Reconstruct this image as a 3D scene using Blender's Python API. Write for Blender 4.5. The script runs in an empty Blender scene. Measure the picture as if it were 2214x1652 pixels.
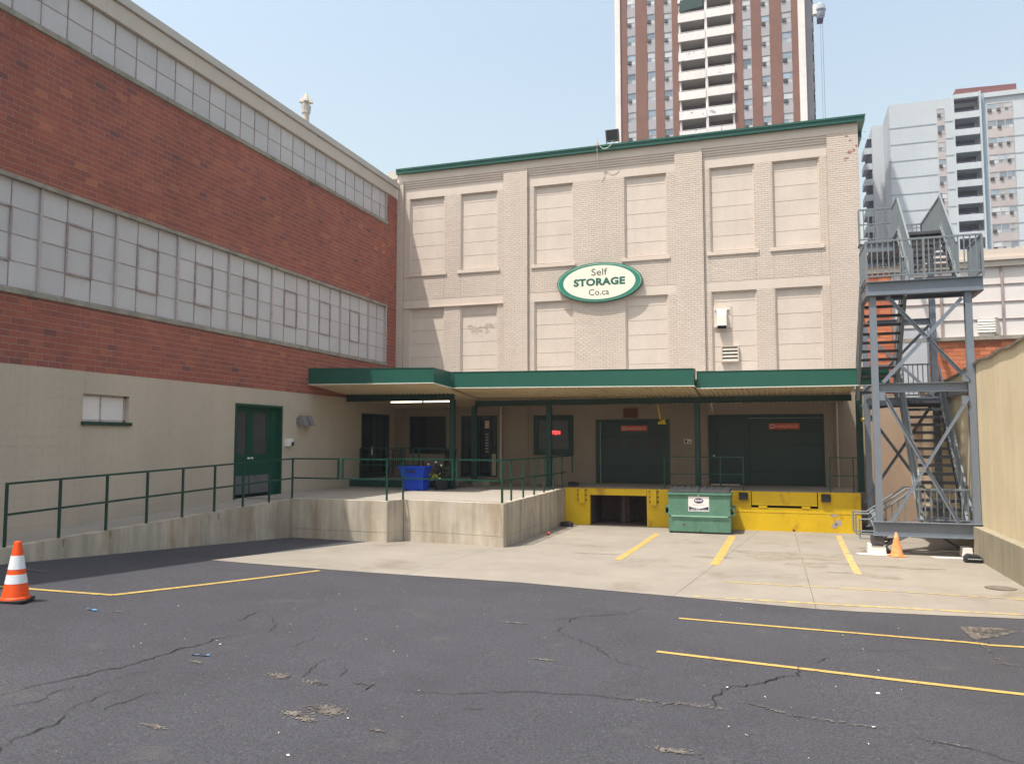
import bpy, math, random
from mathutils import Vector, Matrix
import numpy as np
random.seed(7)
R = math.radians
scene = bpy.context.scene
COL = scene.collection

# ------------------------------------------------------------------ camera
cam_data = bpy.data.cameras.new('camera')
cam_data.sensor_width = 36.0
cam_data.lens = 36.0 * 1727.0 / 2214.0
cam_data.clip_start = 0.1
cam_data.clip_end = 6000
cam = bpy.data.objects.new('camera', cam_data)
COL.objects.link(cam)
cam.location = (0, 0, 2.7)
cam.rotation_euler = (R(90 + 4.27), 0, R(18.308))
scene.camera = cam

# ------------------------------------------------------------------ sky, sun, exposure
TO_SUN = Vector((-0.262, -0.325, 1.0)).normalized()
elev = math.asin(TO_SUN.z)
azim = math.atan2(TO_SUN.x, TO_SUN.y)
world = bpy.data.worlds.new('World')
scene.world = world
world.use_nodes = True
wn = world.node_tree
for n in list(wn.nodes):
    wn.nodes.remove(n)
sky = wn.nodes.new('ShaderNodeTexSky')
sky.sky_type = 'NISHITA'
sky.sun_disc = False
sky.sun_elevation = elev
sky.sun_rotation = azim
sky.air_density = 2.0
sky.dust_density = 4.0
sky.ozone_density = 1.5
bg = wn.nodes.new('ShaderNodeBackground')
bg.inputs['Strength'].default_value = 0.135
wo = wn.nodes.new('ShaderNodeOutputWorld')
veil = wn.nodes.new('ShaderNodeVectorMath')      # thin even summer haze over the whole sky
veil.operation = 'ADD'
veil.inputs[1].default_value = (0.52, 0.36, 0.16)
wn.links.new(sky.outputs['Color'], veil.inputs[0])
wn.links.new(veil.outputs[0], bg.inputs['Color'])
wn.links.new(bg.outputs['Background'], wo.inputs['Surface'])
sun_data = bpy.data.lights.new('sun', 'SUN')
sun_data.energy = 3.8
sun_data.angle = R(0.6)
sun_data.color = (1.0, 0.945, 0.87)
sun = bpy.data.objects.new('sun', sun_data)
COL.objects.link(sun)
sun.location = (-20, -25, 60)
sun.rotation_euler = TO_SUN.to_track_quat('Z', 'Y').to_euler()
scene.view_settings.view_transform = 'Standard'
scene.view_settings.look = 'None'
scene.view_settings.exposure = 0.66
scene.view_settings.gamma = 1.0
scene.view_settings.use_curve_mapping = False

# ------------------------------------------------------------------ materials
def nd(nt, typ, **kw):
    n = nt.nodes.new(typ)
    for k, v in kw.items():
        setattr(n, k, v)
    return n

def mat(name, col, rough=0.75, var=0.08, vs=1.2, fine=0.06, fs=40.0, bump=0.15, bs=60.0, bd=0.004, metal=0.0,
        streak=0.0, streak_s=5.0, stain=None, stain_s=0.7, stain_t=0.6, stain_w=0.12, isl=0.0, obr=0.0, tints=None, spec=0.4,
        specks=None, emis=None):
    m = bpy.data.materials.new(name)
    m.use_nodes = True
    nt = m.node_tree
    b = nt.nodes['Principled BSDF']
    L = nt.links.new
    b.inputs['Roughness'].default_value = rough
    b.inputs['Metallic'].default_value = metal
    b.inputs['Specular IOR Level'].default_value = spec
    geo = nd(nt, 'ShaderNodeNewGeometry')
    pos = geo.outputs['Position']
    def noise(scale, detail=3, vec=None, rgh=0.6):
        n = nd(nt, 'ShaderNodeTexNoise')
        n.inputs['Scale'].default_value = scale
        n.inputs['Detail'].default_value = detail
        n.inputs['Roughness'].default_value = rgh
        L(vec or pos, n.inputs['Vector'])
        return n.outputs['Fac']
    def mrange(src, a, b_, c, d, clamp=True):
        n = nd(nt, 'ShaderNodeMapRange')
        n.clamp = clamp
        n.inputs['From Min'].default_value = a
        n.inputs['From Max'].default_value = b_
        n.inputs['To Min'].default_value = c
        n.inputs['To Max'].default_value = d
        L(src, n.inputs['Value'])
        return n.outputs['Result']
    def mul(colsock, facsock):
        n = nd(nt, 'ShaderNodeVectorMath', operation='SCALE')
        L(colsock, n.inputs[0]); L(facsock, n.inputs['Scale'])
        return n.outputs[0]
    def mix(fac, a, bcol):
        n = nd(nt, 'ShaderNodeMix', data_type='RGBA')
        L(fac, n.inputs['Factor'])
        L(a, n.inputs[6])
        if isinstance(bcol, tuple):
            n.inputs[7].default_value = (*bcol, 1)
        else:
            L(bcol, n.inputs[7])
        return n.outputs[2]
    if tints:
        ramp = nd(nt, 'ShaderNodeValToRGB')
        ramp.color_ramp.interpolation = 'LINEAR'
        els = ramp.color_ramp.elements
        while len(els) < len(tints):
            els.new(0.5)
        for e, (p_, c_) in zip(els, tints):
            e.position = p_
            e.color = (*c_, 1)
        if obr:
            oi = nd(nt, 'ShaderNodeObjectInfo')
            L(oi.outputs['Random'], ramp.inputs['Fac'])
        else:
            L(geo.outputs['Random Per Island'], ramp.inputs['Fac'])
        c = ramp.outputs['Color']
    else:
        rgb = nd(nt, 'ShaderNodeRGB')
        rgb.outputs[0].default_value = (*col, 1)
        c = rgb.outputs[0]
        if isl:
            c = mul(c, mrange(geo.outputs['Random Per Island'], 0, 1, 1 - isl, 1 + isl))
        if obr:
            oi = nd(nt, 'ShaderNodeObjectInfo')
            c = mul(c, mrange(oi.outputs['Random'], 0, 1, 1 - obr, 1 + obr))
    if var:
        c = mul(c, mrange(noise(vs, 4), 0.3, 0.7, 1 - var, 1 + var))
    if fine:
        c = mul(c, mrange(noise(fs, 2), 0.3, 0.7, 1 - fine, 1 + fine))
    if streak:
        mp = nd(nt, 'ShaderNodeMapping')
        mp.inputs['Scale'].default_value = (streak_s, streak_s, streak_s * 0.07)
        L(pos, mp.inputs['Vector'])
        c = mul(c, mrange(noise(1.0, 4, mp.outputs['Vector'], 0.7), 0.35, 0.75, 1 + streak * 0.4, 1 - streak))
    for st in (stain or []):
        scol, ss, t, w, amt = st
        if len(scol) == 4:
            mp = nd(nt, 'ShaderNodeMapping')
            mp.inputs['Scale'].default_value = (1, 1, scol[3])
            L(pos, mp.inputs['Vector'])
            ns = noise(ss, 5, mp.outputs['Vector'], 0.65)
        else:
            ns = noise(ss, 5, None, 0.65)
        c = mix(mrange(ns, t - w, t + w, 0, amt), c, scol[:3])
    if specks:
        scol, ss, t = specks
        vo = nd(nt, 'ShaderNodeTexVoronoi')
        vo.inputs['Scale'].default_value = ss
        L(pos, vo.inputs['Vector'])
        sepd = nd(nt, 'ShaderNodeSeparateColor')
        L(vo.outputs['Color'], sepd.inputs[0])
        f1 = mrange(sepd.outputs[0], t, t + 0.01, 0, 1)
        f2 = mrange(vo.outputs['Distance'], 0.25, 0.35, 1, 0)
        mm = nd(nt, 'ShaderNodeMath', operation='MULTIPLY')
        L(f1, mm.inputs[0]); L(f2, mm.inputs[1])
        c = mix(mm.outputs[0], c, scol)
    L(c, b.inputs['Base Color'])
    if bump:
        bp = nd(nt, 'ShaderNodeBump')
        bp.inputs['Strength'].default_value = bump
        bp.inputs['Distance'].default_value = bd
        L(noise(bs, 3), bp.inputs['Height'])
        L(bp.outputs['Normal'], b.inputs['Normal'])
    if emis:
        b.inputs['Emission Color'].default_value = (*emis[0], 1)
        b.inputs['Emission Strength'].default_value = emis[1]
    return m

BRICK_T = [(0.0, (.14, .065, .068)), (.025, (.25, .080, .064)), (.3, (.285, .087, .064)), (.6, (.312, .094, .065)), (.90, (.34, .104, .067)), (.975, (.35, .115, .070)), (1.0, (.42, .15, .08))]
ORANGE_T = [(0.0, (.34, .10, .055)), (.5, (.50, .155, .075)), (1.0, (.60, .21, .10))]
CREAM = (.62, .530, .455)
M = dict(
    asphalt=mat('asphalt', (.0545, .0545, .0625), .88, .10, .30, .42, 45, .8, 70, .012, stain=[((.085, .078, .075), 1.3, .66, .05, .5), ((.036, .034, .040), .45, .6, .12, .5)], specks=((.15, .145, .135), 42, .975), spec=.3),
    apron=mat('apron_concrete', (.255, .227, .188), .9, .10, .5, .06, 70, .2, 90, stain=[((.16, .13, .10, 1), .55, .62, .07, .55), ((.31, .29, .25), 1.9, .6, .1, .4)], spec=.3),
    rust_ground=mat('rust_stained_concrete', (.30, .20, .11), .9, .15, 2.0),
    concrete=mat('concrete', (.47, .41, .33), .9, .16, .9, .08, 60, .3, 50, streak=.32, streak_s=2.6, stain=[((.27, .18, .10, .14), 1.5, .60, .08, .7), ((.58, .55, .50, .2), 1.9, .63, .06, .5), ((.22, .20, .17, .45), .8, .58, .12, .5)], spec=.3),
    deck=mat('landing_concrete', (.31, .28, .235), .9, .08, .8, .05, 60, .2, 70, spec=.3),
    grey_concrete=mat('grey_concrete', (.30, .265, .19), .9, .12, .9, .08, 60, .3, 50, streak=.22, streak_s=3.5, spec=.3),
    cream=mat('cream_paint', CREAM, .7, .035, .8, .03, 30, .25, 30, .006, streak=.05, streak_s=1.5),
    cream_block=mat('cream_block_paint', (.475, .400, .318), .7, .06, .5, .035, 25, .4, 22, .008, streak=.08, streak_s=1.2, stain=[((.40, .35, .29, .5), .45, .60, .10, .6)]),
    cream_brick=mat('cream_painted_brick', CREAM, .7, .035, .7, .04, 45, .35, 45, .004, isl=.035, streak=.06, streak_s=1.2),
    cream_brick_one=mat('cream_painted_single_brick', CREAM, .7, .035, .7, .04, 45, .35, 45, .004, obr=.035, streak=.06, streak_s=1.2),
    cream_mortar=mat('cream_painted_mortar', (.43, .36, .305), .8, .05, 1.5, .05, 60),
    canopy_shade_wall=mat('canopy_shade_ground_floor_paint', (.30, .235, .18), .75, .07, .6, .04, 25, .4, 22, .008, streak=.08, streak_s=1.2),  # wall paint darkened to carry the shade under the canopy
    board=mat('cream_board', (.61, .525, .452), .6, .05, 1.4, .03, 18, .12, 20, .004, streak=.06, streak_s=2.0, obr=.02),
    brick=mat('red_brick', (1, 1, 1), .85, .14, .35, .10, 35, .5, 60, .006, tints=BRICK_T, streak=.10, streak_s=1.3),
    brick_one=mat('red_single_brick', (1, 1, 1), .85, .14, .35, .10, 35, .5, 60, .006, tints=BRICK_T, obr=1, streak=.10, streak_s=1.3),
    mortar=mat('mortar', (.40, .30, .245), .95, .1, 2.0, .1, 60),
    obrick=mat('orange_brick', (1, 1, 1), .85, .08, .9, .08, 35, .4, 60, .006, tints=ORANGE_T, obr=1),
    brown_block=mat('brown_block_wall', (.38, .275, .20), .85, .10, .8, .06, 30, .3, 20, .006),
    omortar=mat('pale_mortar', (.55, .38, .27), .95),
    pane_paint=mat('painted_pane', (.52, .50, .50), .55, .05, .7, .025, 30, .08, 14, .004, obr=.045, streak=.03, streak_s=3),
    pane_white=mat('white_painted_pane', (.72, .67, .64), .55, .05, .7, .03, 30, .08, 14, .004, obr=.05),
    rusty_frame=mat('rusty_frame', (.33, .255, .245), .8, .25, 5.0, .2, 60, stain=[((.42, .38, .38), 3.0, .56, .08, .8)]),
    pale_frame=mat('pale_frame', (.46, .40, .39), .7, .1, 4.0, stain=[((.30, .17, .10), 4.0, .63, .06, .7)]),
    sill=mat('stone_sill', (.30, .27, .225), .9, .2, 2.5, .15, 30, .4, 30, stain=[((.13, .12, .10), 3.0, .6, .1, .6), ((.36, .28, .12), 2.2, .68, .05, .4)]),
    fascia_cream=mat('cream_metal', (.53, .47, .40), .55, .05, .8, .02, 30, .05),
    coping=mat('pale_coping', (.49, .46, .41), .5, .06, .8, .02, 30, .05),
    roof=mat('roof_gravel', (.25, .24, .22), .95),
    green=mat('green_metal', (.015, .094, .068), .42, .07, .7, .03, 25, .06, 9, .01, streak=.06),
    green_dark=mat('green_paint_dark', (.007, .038, .028), .45, .10, 1.5, .05, 30),
    green_rail=mat('green_rail_paint', (.007, .050, .034), .4, .12, 3.0, .06, 40, stain=[((.09, .035, .02), 9, .70, .04, .7)]),
    green_door=mat('green_door_paint', (.005, .060, .034), .4, .08, 1.0, .04, 30),
    bay_green=mat('loading_door_green', (.012, .034, .029), .45, .08, 1.2, .04, 30),
    glass=mat('dark_glass', (.012, .014, .016), .08, 0, 1, 0, 1, 0, spec=.6),
    glass_grey=mat('dusty_glass', (.06, .06, .062), .25, .2, 1.5, .05, 20, 0, spec=.6),
    dark=mat('dark_interior', (.010, .009, .009), .9, 0, 1, 0, 1, 0),
    trimwhite=mat('white_drip_trim', (.75, .74, .68), .5, .05),
    soffit=mat('soffit_sheet', (.64, .52, .32), .55, .08, .8, .03, 20, .05, streak=.0, stain=[((.24, .16, .09), 1.2, .66, .06, .5)]),
    yellow=mat('yellow_paint', (.63, .41, .004), .6, .10, 1.2, .06, 30, .3, 18, .008, stain=[((.36, .17, .012, .5), 1.7, .62, .06, .75), ((.20, .12, .05), 5.0, .70, .025, .85)], streak=.07, streak_s=1.5),
    line=mat('yellow_line_paint', (.43, .295, .085), .8, .10, 3.0, .10, 40, .2, 70, stain=[((.10, .085, .07), 11.0, .60, .05, .6)]),
    line_worn=mat('worn_yellow_line_paint', (.52, .37, .10), .8, .10, 3.0, .10, 40, .2, 70, stain=[((.255, .227, .188), 4.0, .52, .06, .92)]),
    line_faint=mat('faint_yellow_line_paint', (.42, .32, .13), .85, .10, 3.0, .10, 40, .2, 70, stain=[((.262, .232, .186), 3.0, .50, .10, .8)]),
    steel=mat('grey_steel_paint', (.165, .190, .225), .45, .06, 1.5, .04, 30, .05, 30, streak=.06),
    steel_pale=mat('pale_grey_steel', (.175, .20, .215), .45, .06, 1.5, .04, 30, .05, 30),
    grey_metal=mat('dull_grey_metal', (.20, .19, .19), .5, .1, 3),
    kick=mat('scuffed_kick_plate', (.13, .125, .13), .45, .15, 3, streak=.2),
    steel_dark=mat('steel_grating', (.065, .062, .068), .6, .1, 3),
    galv=mat('galvanised_sheet', (.46, .47, .50), .5, .05, .8, .02, 10, .04),
    wall_y=mat('yellow_render', (.60, .50, .33), .8, .06, .6, .05, 20, .3, 30, .006, streak=.12, streak_s=2.2, stain=[((.50, .40, .22), .9, .62, .08, .4)]),
    dumpster=mat('dumpster_green', (.088, .200, .138), .5, .12, 1.8, .08, 25, .3, 5, .02, stain=[((.10, .055, .035), 6.0, .68, .03, .8), ((.13, .27, .19, .6), 2.5, .6, .08, .5)], streak=.14, streak_s=7),
    dumpster_highlight=mat('dumpster_crease_highlight', (.30, .52, .40), .5, .1, 3),  # lighter green paints the highlight along the front crease
    lid=mat('black_plastic_lid', (.035, .038, .042), .5, .1, 2, .05, 30),
    rubber=mat('black_rubber', (.022, .021, .023), .7, .2, 5, .1, 30),
    orange=mat('cone_orange', (.86, .085, .008), .5, .05, 3),
    orange_old=mat('faded_cone_orange', (.80, .27, .09), .6, .06, 5, .05, 30, stain=[((.70, .52, .30), 4.5, .56, .12, .85)]),
    reflect=mat('white_reflective_band', (.72, .74, .76), .4, .03),
    white=mat('white_paint', (.76, .74, .71), .6, .07, 2, .04, 30),
    block_white=mat('white_painted_block', (.66, .62, .57), .85, .1, 4, .05, 30, .3, 30),
    sign_cream=mat('sign_cream', (.80, .77, .64), .5, .02, 2, .01, 10, 0),
    sign_green=mat('sign_green', (.025, .215, .150), .45, .05, 2, .01, 10, 0),
    sign_green_txt=mat('sign_green_letters', (.012, .115, .085), .45, 0, 2, 0, 10, 0),
    sign_grey=mat('sign_grey_letters', (.085, .075, .07), .5, 0, 2, 0, 10, 0),
    navy=mat('navy_print', (.030, .022, .085), .5, 0, 2, 0, 10, 0),
    red_sign=mat('red_orange_sign', (.62, .10, .045), .5, .05, 3),
    pale_txt=mat('pale_print', (.70, .55, .45), .5, 0, 2, 0, 10, 0),
    grey_txt=mat('grey_print', (.40, .41, .40), .5, 0, 2, 0, 10, 0),
    blue=mat('blue_plastic', (.008, .060, .52), .35, .08, 3, .03, 20),
    brown=mat('brown_wood', (.13, .045, .015), .8, .1, 3),
    ylamp=mat('yellow_lamp_paint', (.55, .38, .02), .4, .05, 3),
    leaf=mat('dark_leaf', (.020, .038, .014), .6, .2, 9, isl=.4),
    fl_white=mat('white_flower', (.75, .73, .72), .6),
    fl_yellow=mat('yellow_flower', (.50, .44, .03), .6, isl=.3),
    patio=mat('dark_patio_metal', (.018, .017, .018), .5, .1, 3),
    tube=mat('fluorescent_tube', (.9, .9, .8), .4, 0, 1, 0, 1, 0, emis=((1.0, .88, .62), 3.0)),
    neon=mat('red_neon', (.8, .05, .04), .4, 0, 1, 0, 1, 0, emis=((1.0, .05, .05), 2.2)),
    tbrick=mat('tower_brown_brick', (.205, .105, .080), .85, .08, .12, .05, 1.2, 0, spec=.2),
    twhite=mat('tower_white_concrete', (.74, .70, .67), .8, .07, .25, .04, 2.0, 0, streak=.06, streak_s=.8),
    tpeel=mat('tower_peeling_paint', (.74, .72, .70), .8, .05, .3, .04, 2.0, 0, stain=[((.30, .28, .28), .85, .60, .03, .85)]),
    tgrey=mat('tower_grey_panel', (.37, .35, .37), .8, .06, .3, .03, 2.0, 0, obr=.06),
    tsoffit=mat('tower_balcony_soffit', (.42, .38, .32), .8, .05, .3),
    tglass=mat('tower_glass', (.22, .27, .32), .18, .25, .45, 0, 1, 0, obr=.5, spec=.7),  # light grey-blue base carries the sky's reflection in the panes
    tcurtain=mat('tower_curtain', (.46, .47, .48), .6, .15, .9, .0, 1, 0, obr=.25),
    tdark=mat('tower_dark_opening', (.022, .018, .03), .8, 0, 1, 0, 1, 0),
    tac=mat('tower_air_conditioner', (.08, .075, .08), .6, 0, 1, 0, 1, 0, obr=.6),
    wwhite=mat('white_tower_render', (.53, .57, .60), .8, .05, .2, .03, 2.0, 0, streak=.05, streak_s=.5),
    wjoint=mat('white_tower_joint', (.32, .37, .40), .8),
    wblue=mat('white_tower_blue_strip', (.28, .42, .50), .8, .05, .3),
    wpink=mat('white_tower_spandrel', (.47, .42, .41), .8, .05, .5, obr=.05),
    maroon=mat('maroon_penthouse', (.20, .075, .075), .8, .06, .3),
    navybal=mat('dark_balcony_rail', (.12, .12, .22), .6),
    crack=mat('crack_shadow_dirt', (.012, .011, .012), .95, .2, 8),
    crack_pale=mat('crack_pale_grit', (.17, .15, .13), .95, .3, 8, stain=[((.05, .047, .054), 9, .5, .12, .9)]),
    pale_patch=mat('pale_asphalt_patch', (.20, .175, .14), .95, .2, 4, .2, 30, stain=[((.05, .047, .054), 6, .52, .10, .9)]),
    oil=mat('tyre_dirt_on_concrete', (.20, .17, .13), .95, .2, 2, .1, 30, stain=[((.262, .232, .186), 3.0, .5, .12, .9)]),
    drain=mat('rusty_drain_iron', (.09, .055, .045), .8, .3, 9),
    chip=mat('chipped_to_brick', (.36, .19, .13), .9),
    smudge=mat('grey_smudge', (.46, .39, .33), .8),
    litter=mat('pale_litter', (.60, .60, .58), .7),
    blue_litter=mat('blue_wrapper', (.10, .30, .60), .4, .3, 30),
    peel=mat('bare_concrete_patch', (.36, .31, .28), .9, .2, 6),
    redball=mat('red_ball_plastic', (.55, .08, .06), .5),
)

# ------------------------------------------------------------------ building helpers
ORG = {}

class MB:
    def __init__(self):
        self.v = []
        self.f = []
    def add(self, vs, fs):
        n = len(self.v)
        self.v.extend(vs)
        self.f.extend([tuple(i + n for i in f) for f in fs])
        return self
    def box(self, x0, x1, y0, y1, z0, z1):
        if x0 > x1: x0, x1 = x1, x0
        if y0 > y1: y0, y1 = y1, y0
        if z0 > z1: z0, z1 = z1, z0
        return self.add([(x0, y0, z0), (x1, y0, z0), (x1, y1, z0), (x0, y1, z0), (x0, y0, z1), (x1, y0, z1), (x1, y1, z1), (x0, y1, z1)],
                        [(0, 3, 2, 1), (4, 5, 6, 7), (0, 1, 5, 4), (1, 2, 6, 5), (2, 3, 7, 6), (3, 0, 4, 7)])
    def hexa(self, a, b):
        """a, b: two 4-point loops (bottom/top) joined into a closed solid"""
        return self.add(list(a) + list(b), [(0, 3, 2, 1), (4, 5, 6, 7), (0, 1, 5, 4), (1, 2, 6, 5), (2, 3, 7, 6), (3, 0, 4, 7)])
    def sweep(self, p0, p1, prof, up=(0, 0, 1)):
        p0, p1 = Vector(p0), Vector(p1)
        d = (p1 - p0).normalized()
        u = Vector(up)
        s = d.cross(u)
        if s.length < 1e-4:
            s = d.cross(Vector((0, 1, 0)))
        s.normalize()
        u = s.cross(d).normalized()
        n = len(prof)
        vs = [tuple(p + s * a + u * b) for p in (p0, p1) for a, b in prof]
        fs = [(i, (i + 1) % n, n + (i + 1) % n, n + i) for i in range(n)]
        fs += [tuple(range(n - 1, -1, -1)), tuple(range(n, 2 * n))]
        return self.add(vs, fs)
    def bar(self, p0, p1, w, h=None, up=(0, 0, 1)):
        h = h or w
        return self.sweep(p0, p1, [(-w / 2, -h / 2), (w / 2, -h / 2), (w / 2, h / 2), (-w / 2, h / 2)], up)
    def tube(self, p0, p1, r, n=10):
        return self.sweep(p0, p1, [(r * math.cos(2 * math.pi * i / n), r * math.sin(2 * math.pi * i / n)) for i in range(n)])
    def ibeam(self, p0, p1, w, h, t=.012, up=(0, 0, 1)):
        a, b = w / 2, h / 2
        return self.sweep(p0, p1, [(-a, -b), (a, -b), (a, -b + t), (t / 2, -b + t), (t / 2, b - t), (a, b - t), (a, b), (-a, b), (-a, b - t), (-t / 2, b - t), (-t / 2, -b + t), (-a, -b + t)], up)
    def prism(self, poly, z0, z1, axis='z'):
        n = len(poly)
        if axis == 'z':
            vs = [(x, y, z0) for x, y in poly] + [(x, y, z1) for x, y in poly]
        elif axis == 'y':
            vs = [(x, z0, z) for x, z in poly] + [(x, z1, z) for x, z in poly]
        else:
            vs = [(z0, y, z) for y, z in poly] + [(z1, y, z) for y, z in poly]
        fs = [(i, (i + 1) % n, n + (i + 1) % n, n + i) for i in range(n)]
        fs += [tuple(range(n - 1, -1, -1)), tuple(range(n, 2 * n))]
        return self.add(vs, fs)
    def lathe(self, prof, cx, cy, n=24, a0=0.0):
        k = len(prof)
        vs = []
        for r, z in prof:
            for i in range(n):
                a = a0 + 2 * math.pi * i / n
                vs.append((cx + r * math.cos(a), cy + r * math.sin(a), z))
        fs = []
        for j in range(k - 1):
            for i in range(n):
                fs.append((j * n + i, j * n + (i + 1) % n, (j + 1) * n + (i + 1) % n, (j + 1) * n + i))
        fs.append(tuple(range(n - 1, -1, -1)))
        fs.append(tuple((k - 1) * n + i for i in range(n)))
        return self.add(vs, fs)
    def build(self, name, m, parent=None, smooth=False, bevel=0, fixn=False):
        me = bpy.data.meshes.new(name)
        o_ = ORG.get(parent.name, (0, 0, 0)) if parent else (0, 0, 0)
        vs = [(a - o_[0], b - o_[1], c - o_[2]) for a, b, c in self.v] if parent else self.v
        me.from_pydata(vs, [], self.f)
        me.materials.append(M[m] if isinstance(m, str) else m)
        if fixn:
            import bmesh
            bm = bmesh.new(); bm.from_mesh(me)
            bmesh.ops.recalc_face_normals(bm, faces=bm.faces)
            bm.to_mesh(me); bm.free()
        if smooth:
            me.polygons.foreach_set('use_smooth', [True] * len(me.polygons))
        o = bpy.data.objects.new(name, me)
        COL.objects.link(o)
        if parent:
            o.parent = parent
            ORG[o.name] = o_
        if bevel:
            bv = o.modifiers.new('bevel', 'BEVEL')
            bv.width = bevel; bv.segments = 2; bv.limit_method = 'ANGLE'; bv.angle_limit = R(40)
        return o

def tag(o, label=None, cat=None, group=None, kind=None):
    if label: o['label'] = label
    if cat: o['category'] = cat
    if group: o['group'] = group
    if kind: o['kind'] = kind
    return o

def thing(name, loc, label, cat, group=None):
    o = bpy.data.objects.new(name, None)
    o.empty_display_size = .3
    COL.objects.link(o)
    o.location = loc
    ORG[o.name] = tuple(loc)
    return tag(o, label, cat, group)

def inst(src, parent, off, name=None, rot=None):
    """another object sharing src's mesh, shifted by off in the parent's frame"""
    o = bpy.data.objects.new(name or src.name.split('.')[0], src.data)
    COL.objects.link(o)
    o.parent = parent
    if parent: ORG[o.name] = ORG.get(parent.name, (0, 0, 0))
    o.location = off
    if rot: o.rotation_euler = rot
    return o

def copy_tree(o, parent=None):
    c = o.copy()
    COL.objects.link(c)
    if parent: c.parent = parent
    for ch in list(o.children):
        copy_tree(ch, c)
    return c

def cells(rect, holes):
    """split a rectangle (u0,u1,v0,v1) minus holes into column strips"""
    u0, u1, v0, v1 = rect
    us = sorted({u0, u1, *[min(max(h[0], u0), u1) for h in holes], *[min(max(h[1], u0), u1) for h in holes]})
    out = []
    for a, b in zip(us, us[1:]):
        if b - a < 1e-4: continue
        m_ = (a + b) / 2
        cuts = sorted([(max(h[2], v0), min(h[3], v1)) for h in holes if h[0] < m_ < h[1] and h[3] > v0 and h[2] < v1])
        z = v0
        for c0, c1 in cuts:
            if c0 - z > 1e-4: out.append((a, b, z, c0))
            z = max(z, c1)
        if v1 - z > 1e-4: out.append((a, b, z, v1))
    return out

def text_mesh(body, size, m, parent, loc, rot=(R(90), 0, 0), name='lettering', width=None, off=0.0, space=1.0, ext=.002, shear=0.0, label=None):
    cu = bpy.data.curves.new('txt', 'FONT')
    cu.body = body; cu.size = size; cu.extrude = ext; cu.offset = off; cu.space_character = space; cu.shear = shear
    cu.align_x = 'CENTER'; cu.align_y = 'CENTER'; cu.resolution_u = 3
    t = bpy.data.objects.new('txt', cu)
    COL.objects.link(t)
    dg = bpy.context.evaluated_depsgraph_get()
    me = bpy.data.meshes.new_from_object(t.evaluated_get(dg))
    bpy.data.objects.remove(t)
    xs = [v.co.x for v in me.vertices]
    if width and xs:
        k = width / (max(xs) - min(xs))
        cx_ = (max(xs) + min(xs)) / 2
        for v in me.vertices: v.co.x = (v.co.x - cx_) * k
    me.materials.clear(); me.materials.append(M[m])
    o = bpy.data.objects.new(name, me)
    COL.objects.link(o)
    o.parent = parent
    og = ORG.get(parent.name, (0, 0, 0))
    o.location = (loc[0] - og[0], loc[1] - og[1], loc[2] - og[2])
    o.rotation_euler = rot
    if label: o['label'] = label
    return o

def brick_courses(rects, L_, H_, joint, z_base=0.0, jitter=0.0):
    """full and cut bricks of a running bond inside the rectangles; yields (u0,u1,v0,v1,full)"""
    out = []
    for (u0, u1, v0, v1) in rects:
        k0 = int(math.floor((v0 - z_base) / H_ + 1e-6))
        k = k0
        while z_base + k * H_ < v1 - 1e-4:
            a = max(z_base + k * H_, v0); b = min(z_base + (k + 1) * H_, v1)
            if b - a > H_ * .25:
                off = (k % 2) * L_ / 2
                j = int(math.floor((u0 - off) / L_ + 1e-6))
                while off + j * L_ < u1 - 1e-4:
                    c = max(off + j * L_, u0); d = min(off + (j + 1) * L_, u1)
                    if d - c > L_ * .12:
                        out.append((c, d, a, b, abs(d - c - L_) < 1e-3 and abs(b - a - H_) < 1e-3))
                    j += 1
            k += 1
    return out

# ================================================================== GROUND
WX = -14.5      # face of the brick warehouse
FY = 28.9       # face of the storage building

def gz(x, y):
    """height of the lot: it climbs gently away from the docks, most of all beside the ramp"""
    w = min(max((3.0 - x) / 16.0, 0.0), 1.0) ** 2
    return 0.059 * min(max(20.0 - y, 0.0), 12.0) * w

def sheet(name, x0, x1, y0, y1, step, lift, m, keep=None):
    nx = int(round((x1 - x0) / step)); ny = int(round((y1 - y0) / step))
    vs = []; fs = []
    for j in range(ny + 1):
        for i in range(nx + 1):
            x = x0 + (x1 - x0) * i / nx; y = y0 + (y1 - y0) * j / ny
            vs.append((x, y, gz(x, y) + lift))
    for j in range(ny):
        for i in range(nx):
            a = j * (nx + 1) + i
            fs.append((a, a + 1, a + nx + 2, a + nx + 1))
    b = MB(); b.v = vs; b.f = fs
    return b.build(name, m)

b = MB()
xs = [-900, -200, -60, -30] + [x * .5 for x in range(-40, 21)] + [30, 60, 200, 900]
ys = [-300, -60, -20] + [y * .5 for y in range(-10, 61)] + [60, 200, 1500]
for y in ys:
    for x in xs:
        b.v.append((x, y, gz(x, y)))
nx_ = len(xs)
for j in range(len(ys) - 1):
    for i in range(nx_ - 1):
        a = j * nx_ + i
        b.f.append((a, a + 1, a + nx_ + 1, a + nx_))
g = b.build('asphalt_ground', 'asphalt', smooth=True)
tag(g, 'dark grey cracked asphalt of the parking lot', kind='structure')

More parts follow.
